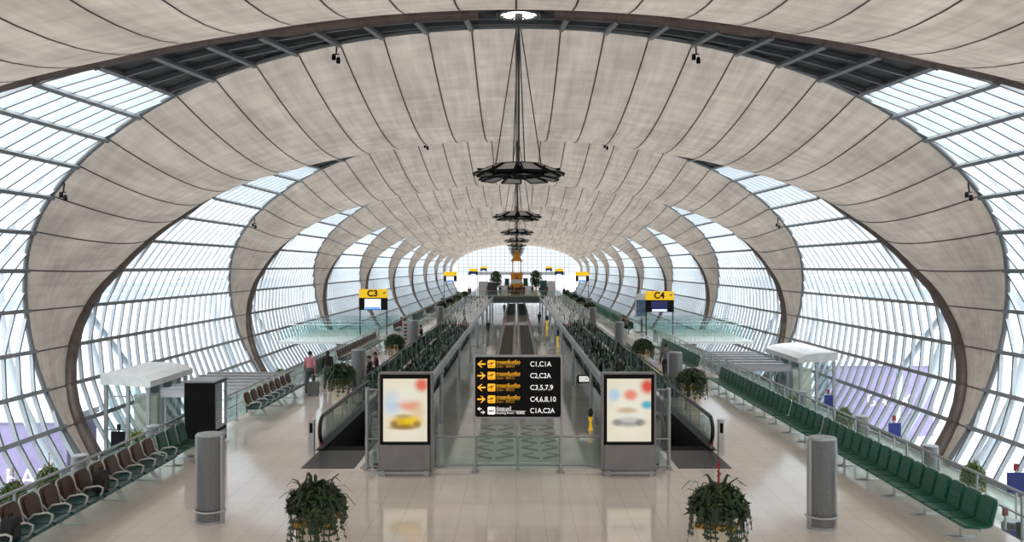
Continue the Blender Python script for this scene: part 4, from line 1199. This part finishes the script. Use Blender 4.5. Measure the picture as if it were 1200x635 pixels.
def pose(kind):
    """joints, facing +y"""
    J = {}
    if kind in ('stand', 'walk'):
        st = .24 if kind == 'walk' else .03
        J['pel'] = (0, 0, .93); J['waist'] = (0, .01, 1.08); J['chest'] = (0, .0, 1.28); J['neck'] = (0, 0, 1.46); J['head'] = (0, .025, 1.60); J['crown'] = (0, .02, 1.68)
        for s, n_ in ((-1, 'l'), (1, 'r')):
            f = st*s
            J['sh'+n_] = (s*.18, 0, 1.40); J['el'+n_] = (s*.235, -.03-f*.5, 1.12); J['wr'+n_] = (s*.245, .05-f*.75, .88)
            J['hip'+n_] = (s*.09, 0, .90); J['kn'+n_] = (s*.10, .05+f*.55, .49); J['an'+n_] = (s*.10, f*1.1-.04, .085); J['toe'+n_] = (s*.115, f*1.1+.14, .03)
    elif kind == 'sit':
        J['pel'] = (0, .02, .54); J['waist'] = (0, -.02, .70); J['chest'] = (0, .0, .90); J['neck'] = (0, .05, 1.08); J['head'] = (0, .10, 1.20); J['crown'] = (0, .09, 1.29)
        for s, n_ in ((-1, 'l'), (1, 'r')):
            J['sh'+n_] = (s*.18, .02, 1.02); J['el'+n_] = (s*.24, .12, .78); J['wr'+n_] = (s*.12, .34, .66)
            J['hip'+n_] = (s*.09, .05, .53); J['kn'+n_] = (s*.12, .46, .52); J['an'+n_] = (s*.13, .46, .085); J['toe'+n_] = (s*.14, .63, .03)
    else:   # lying back along a bench, feet towards +y
        J['pel'] = (0, 0, .56); J['waist'] = (0, -.15, .60); J['chest'] = (0, -.32, .70); J['neck'] = (0, -.48, .82); J['head'] = (0, -.57, .93); J['crown'] = (0, -.62, 1.0)
        for s, n_ in ((-1, 'l'), (1, 'r')):
            J['sh'+n_] = (s*.18, -.42, .78); J['el'+n_] = (s*.25, -.2, .68); J['wr'+n_] = (s*.1, .0, .72)
            J['hip'+n_] = (s*.09, .03, .56); J['kn'+n_] = (s*.11, .42, .68); J['an'+n_] = (s*.11, .80, .56); J['toe'+n_] = (s*.12, .84, .70)
    return J
def V3(a): return Vector(a)
def hand(V, E, Rr, w_i, J, n_, s):
    w = V3(J['wr'+n_]); e = V3(J['el'+n_]); d = (w-e).normalized(); side = Vector((s, 0, 0)); fw = d.cross(side).normalized()
    pa = len(V); V.append(w+d*.07); E.append((w_i, pa)); Rr.append((.036, .022))
    for q, (o_, L) in enumerate(((-.03, .065), (-.01, .078), (.011, .072), (.031, .055))):
        a = len(V); V.append(w+d*.10+fw*o_); E.append((pa, a)); Rr.append(.0095)
        b = len(V); V.append(w+d*(.10+L*.55)+fw*o_-side*.012); E.append((a, b)); Rr.append(.0085)
        c = len(V); V.append(w+d*(.10+L*.95)+fw*o_-side*.035); E.append((b, c)); Rr.append(.0075)
    a = len(V); V.append(w+d*.05-fw*.045-side*.01); E.append((pa, a)); Rr.append(.011)
    b = len(V); V.append(w+d*.085-fw*.06-side*.02); E.append((a, b)); Rr.append(.009)
def hd0(J): return Vector(J['head'])
def person(label, loc, rz, kind, top, bottom, group=None, sleeves='short', scale=1.0, hairlen=0, hand_detail=True):
    t = thing('person', label, 'person', loc, rz, group); t.scale = (scale,)*3
    J = pose(kind)
    V, E, Rr, ix = [], [], [], {}
    def add(nm, par, r_):
        ix[nm] = len(V); V.append(V3(J[nm])); Rr.append(r_)
        if par: E.append((ix[par], ix[nm]))
    add('pel', None, (.15, .11)); add('waist', 'pel', (.14, .10)); add('chest', 'waist', (.165, .11)); add('neck', 'chest', .055); add('head', 'neck', (.088, .104)); add('crown', 'head', (.074, .086))
    nz = len(V); h = V3(J['head']); fwd = Vector((0, 1, 0)) if kind != 'lie' else Vector((0, .6, .8))
    V.append(h+fwd*.118-Vector((0, 0, .012))); E.append((ix['head'], nz)); Rr.append(.016)
    for n_, s in (('l', -1), ('r', 1)):
        add('sh'+n_, 'chest', .06); add('el'+n_, 'sh'+n_, .043); add('wr'+n_, 'el'+n_, .028)
        hand(V, E, Rr, ix['wr'+n_], J, n_, s)
        add('hip'+n_, 'pel', .09); add('kn'+n_, 'hip'+n_, .058); add('an'+n_, 'kn'+n_, .038); add('toe'+n_, 'an'+n_, (.035, .025))
    skin_mesh('body', V, E, Rr, M_skin, t)
    # shirt
    V, E, Rr, ix = [], [], [], {}
    add('pel', None, (.165, .125)); add('waist', 'pel', (.16, .12)); add('chest', 'waist', (.185, .13))
    ix['c2'] = len(V); V.append(V3(J['chest']).lerp(V3(J['neck']), .58)); E.append((ix['chest'], ix['c2'])); Rr.append((.165, .125))
    V.append(V3(J['chest']).lerp(V3(J['neck']), 1.0)); E.append((ix['c2'], len(V)-1)); Rr.append(.084)
    for n_ in 'lr':
        add('sh'+n_, 'c2', .082); add('el'+n_, 'sh'+n_, .058)
        if sleeves == 'long': add('wr'+n_, 'el'+n_, .042)
    skin_mesh('shirt', V, E, Rr, top, t)
    tm = MB(); pl_ = V3(J['pel']); ta = (V3(J['waist'])-pl_).normalized(); tf = Vector((1, 0, 0)).cross(ta)*-1
    rings = []
    for q in range(9):
        th = PI*q/8; rings += [pl_+ta*(math.cos(th)*.15)+(Vector((1, 0, 0))*(math.cos(2*PI*k/16)*.178)+tf*(math.sin(2*PI*k/16)*.142))*max(.02, math.sin(th))**.7 for k in range(16)]
    tm.add(rings, [(q*16+k, q*16+(k+1) % 16, (q+1)*16+(k+1) % 16, (q+1)*16+k) for q in range(8) for k in range(16)], 0, True)
    for n_ in 'lr':
        hp, kn, an = V3(J['hip'+n_]), V3(J['kn'+n_]), V3(J['an'+n_])
        pts = [hp+(hp-kn).normalized()*.05]+[hp.lerp(kn, u) for u in (.1, .35, .65, .9)]+[kn+((kn-hp).normalized()+(kn-an).normalized())*.008]+[kn.lerp(an, u) for u in (.1, .4, .7, .96)]
        tm.tube(pts, [.104, .108, .100, .090, .084, .082, .080, .074, .068, .064], 12)
    tm.build('trousers', bottom, t)
    for s_ in (-1, 1):
        em = MB(); em.lathe([(.003, -.009), (.008, -.005), (.0095, 0), (.008, .005), (.003, .009)], 8, c=hd0(J)+fwd*.098+Vector((s_*.034, 0, .022))); em.build('eye', M_hair, t)
    mm_ = MB(); mm_.box(hd0(J)+fwd*.100-Vector((0, 0, .055)), (.045, .016, .010)); mm_.build('mouth', M_maroon, t)
    for n_ in 'lr':
        a, b = V3(J['an'+n_]), V3(J['toe'+n_]); hl = a+(a-b).normalized()*.06; hl.z = min(a.z-.03, .05) if kind != 'lie' else hl.z
        skin_mesh('shoe', [hl, (hl+b)/2+Vector((0,0,.012)), b], [(0,1),(1,2)], [.042, .044, .036], M_black, t)
    hd, cr = V3(J['head']), V3(J['crown']); bk = -fwd
    hm = MB(); cc = hd+bk*.018+Vector((0, 0, .045)); up = (cr-hd).normalized()
    nr, ns = 8, 14; vs = []; fs = []
    for r_ in range(nr+1):          # cap that comes down lower at the back than over the face
        for q in range(ns):
            az = 2*PI*q/ns; dr = fwd*math.cos(az)+Vector((1, 0, 0))*math.sin(az)
            lim = lerp(1.25, 2.25, (1-math.cos(az))/2); th = lim*r_/nr
            vs.append(cc+dr*(math.sin(th)*(.106 if abs(math.cos(az)) > .7 else .094))+up*(math.cos(th)*.104))
    for r_ in range(nr):
        for q in range(ns): fs.append((r_*ns+q, r_*ns+(q+1) % ns, (r_+1)*ns+(q+1) % ns, (r_+1)*ns+q))
    hm.add(vs, fs, 0, True)
    if hairlen: hm.tube([hd+bk*.07, hd+bk*.085-Vector((0, 0, .1)), hd+bk*.10-Vector((0, 0, .06+hairlen))], [.085, .08, .04], 10)
    hm.build('hair', M_hair, t)
    return t
def gx(p, y): return px(p, y)
person('person in pink shirt and grey trousers walking away with a trolley bag', (gx(362, 37), 37.2, 0), 0, 'walk', M_pink, M_trous)
t = thing('suitcase', 'grey wheeled suitcase trailing behind the person in pink', 'suitcase', (gx(366.5, 36), 36.1, 0))
m = MB(); m.prism(r_rect(.44, .52, .07), lambda a, b, d: (a, d, b+.07), -.13, .13); m.build('case', M_greycl, t)
m = MB(); m.tube([(-.1, .1, .55), (-.12, .35, .84), (.06, .35, .84), (.08, .1, .55)], .014, 6); m.build('handle', M_alu, t)
for q in (-1, 1): m = MB(); m.tube([(q*.16-.02, .05, .045), (q*.16+.02, .05, .045)], .045, 10); m.build('wheel', M_black, t)
person('person with long black hair in dark clothes walking ahead beside the planter', (gx(384, 38.5), 38.5, 0), .1, 'walk', M_dark, M_trous, None, 'long', .94, .22)
person('person in grey jacket walking behind the second right air column', (gx(781, 40.5), 40.5, 0), -.05, 'walk', M_greycl, M_dark, None, 'long', 1.02)
person('seated person in dark shirt left of a pair by the left well railing', (-6.44, 39.1, .015), PI/2, 'sit', M_dark, M_dark, None, 'short')
person('seated person in maroon shirt right of a pair by the left well railing', (-6.44, 40.8, .015), PI/2+.2, 'sit', M_maroon, M_dark, None, 'short')
person('lone seated person in black shirt by the left well railing', (-6.36, 59.4, .015), PI/2, 'sit', M_dark, M_trous, None, 'short')
person('person in maroon top sitting on the brown bench beyond the C3 sign', (XL+.22, 69, .015), -PI/2, 'sit', M_maroon, M_dark, None, 'long')
person('person lying back along the brown bench beyond the C3 sign', (XL+.22, 72.2, .0), 0, 'lie', M_maroon, M_dark, None, 'long')
person('seated person in red, left one of three on the far right green bench', (XR-.14, 71.6, .015), PI/2, 'sit', M_maroon, M_dark, None, 'long')
person('seated person in black, middle one of three on the far right green bench', (XR-.14, 70.75, .015), PI/2, 'sit', M_dark, M_dark, None, 'long')
person('seated person in grey, right one of three on the far right green bench', (XR-.14, 69.9, .015), PI/2, 'sit', M_greycl, M_dark, None, 'short')
person('person in black standing on the far left floor near the small planters', (-8.15, 97, 0), .3, 'stand', M_dark, M_dark, None, 'long', 1.02)
proto_a = person('far person in black standing left of the pavilion steps', (px(597, 164), 164, 0), 0, 'stand', M_dark, M_trous, 'people near the pavilion', 'long')
proto_b = person('far person in maroon standing right of the pavilion steps', (px(614, 164), 164, 0), 0, 'walk', M_maroon, M_dark, 'people near the pavilion', 'short')
crowd = [(549, 148, 'on the far left floor, beside the yellow sign'), (551, 153, 'on the far left floor, just right of another person'), (571, 163, 'left of the left tree'), (586, 164, 'between the left tree and the white counter'),
         (601, 163, 'directly in front of the pavilion, left one'), (609, 163, 'directly in front of the pavilion, right one'), (624, 164, 'under the right tree'), (633, 163, 'right of the right tree'),
         (641, 165, 'near the far right kiosk'), (661, 150, 'on the far right floor below the small yellow sign'), (665, 144, 'on the far right floor, rightmost of the far group')]
for j, (xx, yy, w) in enumerate(crowd):
    d = dup(proto_a if j % 2 else proto_b, (px(xx, yy), yy, 0), random.uniform(-1, 1), 'tiny far person standing %s' % w, 'people near the pavilion')
d = dup(proto_b, (px(591, 160), 160, LOW), PI, 'person in maroon on the lower level left of the far walkway', 'people on the lower level')
d = dup(proto_a, (px(572, 110), 110, LOW), 0, 'person in black on the lower level beneath the left edge beam', 'people on the lower level')
d = dup(proto_a, (px(632, 130), 130, LOW), 0, 'person in black on the lower level right of the walkways', 'people on the lower level')
# bags on the near brown bench
def bag(label, x, y, z, s=1):
    t = thing('bag', label, 'bag', (x, y, z), 0, 'bags on the brown bench'); t.scale = (s,)*3
    m = MB(); m.prism(r_rect(.34, .44, .1), lambda a, b, d: (d, a, b), -.1, .1); m.prism(r_rect(.24, .22, .05), lambda a, b, d: (d, a, b+.04), .1, .14); m.build('body', M_dark, t)
    m = MB(); m.tube([(0, -.06, .43), (0, -.05, .5), (0, .05, .5), (0, .06, .43)], .014, 6); m.build('handle', M_black, t)
bag('black backpack propped on the brown bench, sixth seat from the corner', XL+.27, 15.7+.68*5, .452)
bag('black bag on the brown bench at the very picture corner', XL+.27, 15.7, .452, .9)

# ---------------------------------------------------------------- camera, sky, view
cam = bpy.data.cameras.new('camera'); co = bpy.data.objects.new('camera', cam); C.objects.link(co)
co.location = (0, 0, H); co.rotation_euler = (PI/2, 0, 0)
cam.sensor_width = 36; cam.lens = 36*F/1200; cam.shift_x = -5/1200; cam.shift_y = -5.5/1200; cam.clip_end = 3000; cam.clip_start = .1
sc.camera = co
w = bpy.data.worlds.new('sky'); sc.world = w; w.use_nodes = True
N, L = w.node_tree.nodes, w.node_tree.links; N.clear()
o = N.new('ShaderNodeOutputWorld'); b = N.new('ShaderNodeBackground')
tc = N.new('ShaderNodeTexCoord'); sp = N.new('ShaderNodeSeparateXYZ'); L.new(tc.outputs['Generated'], sp.inputs[0])
rp_ = N.new('ShaderNodeValToRGB'); e = rp_.color_ramp.elements
e[0].position = .0; e[0].color = (.90, .955, 1, 1); e[1].position = 1; e[1].color = (.95, .97, 1, 1)
L.new(sp.outputs[2], rp_.inputs[0]); L.new(rp_.outputs[0], b.inputs['Color'])
mr = N.new('ShaderNodeMapRange'); mr.inputs[1].default_value = .18; mr.inputs[2].default_value = .85; mr.inputs[3].default_value = .66; mr.inputs[4].default_value = 3.2
L.new(sp.outputs[2], mr.inputs[0]); L.new(mr.outputs[0], b.inputs['Strength'])
L.new(b.outputs[0], o.inputs['Surface'])
sl = bpy.data.lights.new('sun', 'SUN'); so = bpy.data.objects.new('sun', sl); C.objects.link(so)
so.rotation_euler = (math.radians(20), 0, 0); sl.energy = 2.0; sl.angle = math.radians(60); sl.color = (1, .97, .93)
vs = sc.view_settings; vs.view_transform = 'Standard'; vs.look = 'None'; vs.gamma = 1; vs.exposure = .88; vs.use_curve_mapping = False
cy = sc.cycles; cy.max_bounces = 10; cy.diffuse_bounces = 5; cy.glossy_bounces = 4; cy.transparent_max_bounces = 24; cy.transmission_bounces = 4
cy.use_denoising = True; cy.sample_clamp_indirect = 6; cy.caustics_reflective = False; cy.caustics_refractive = False
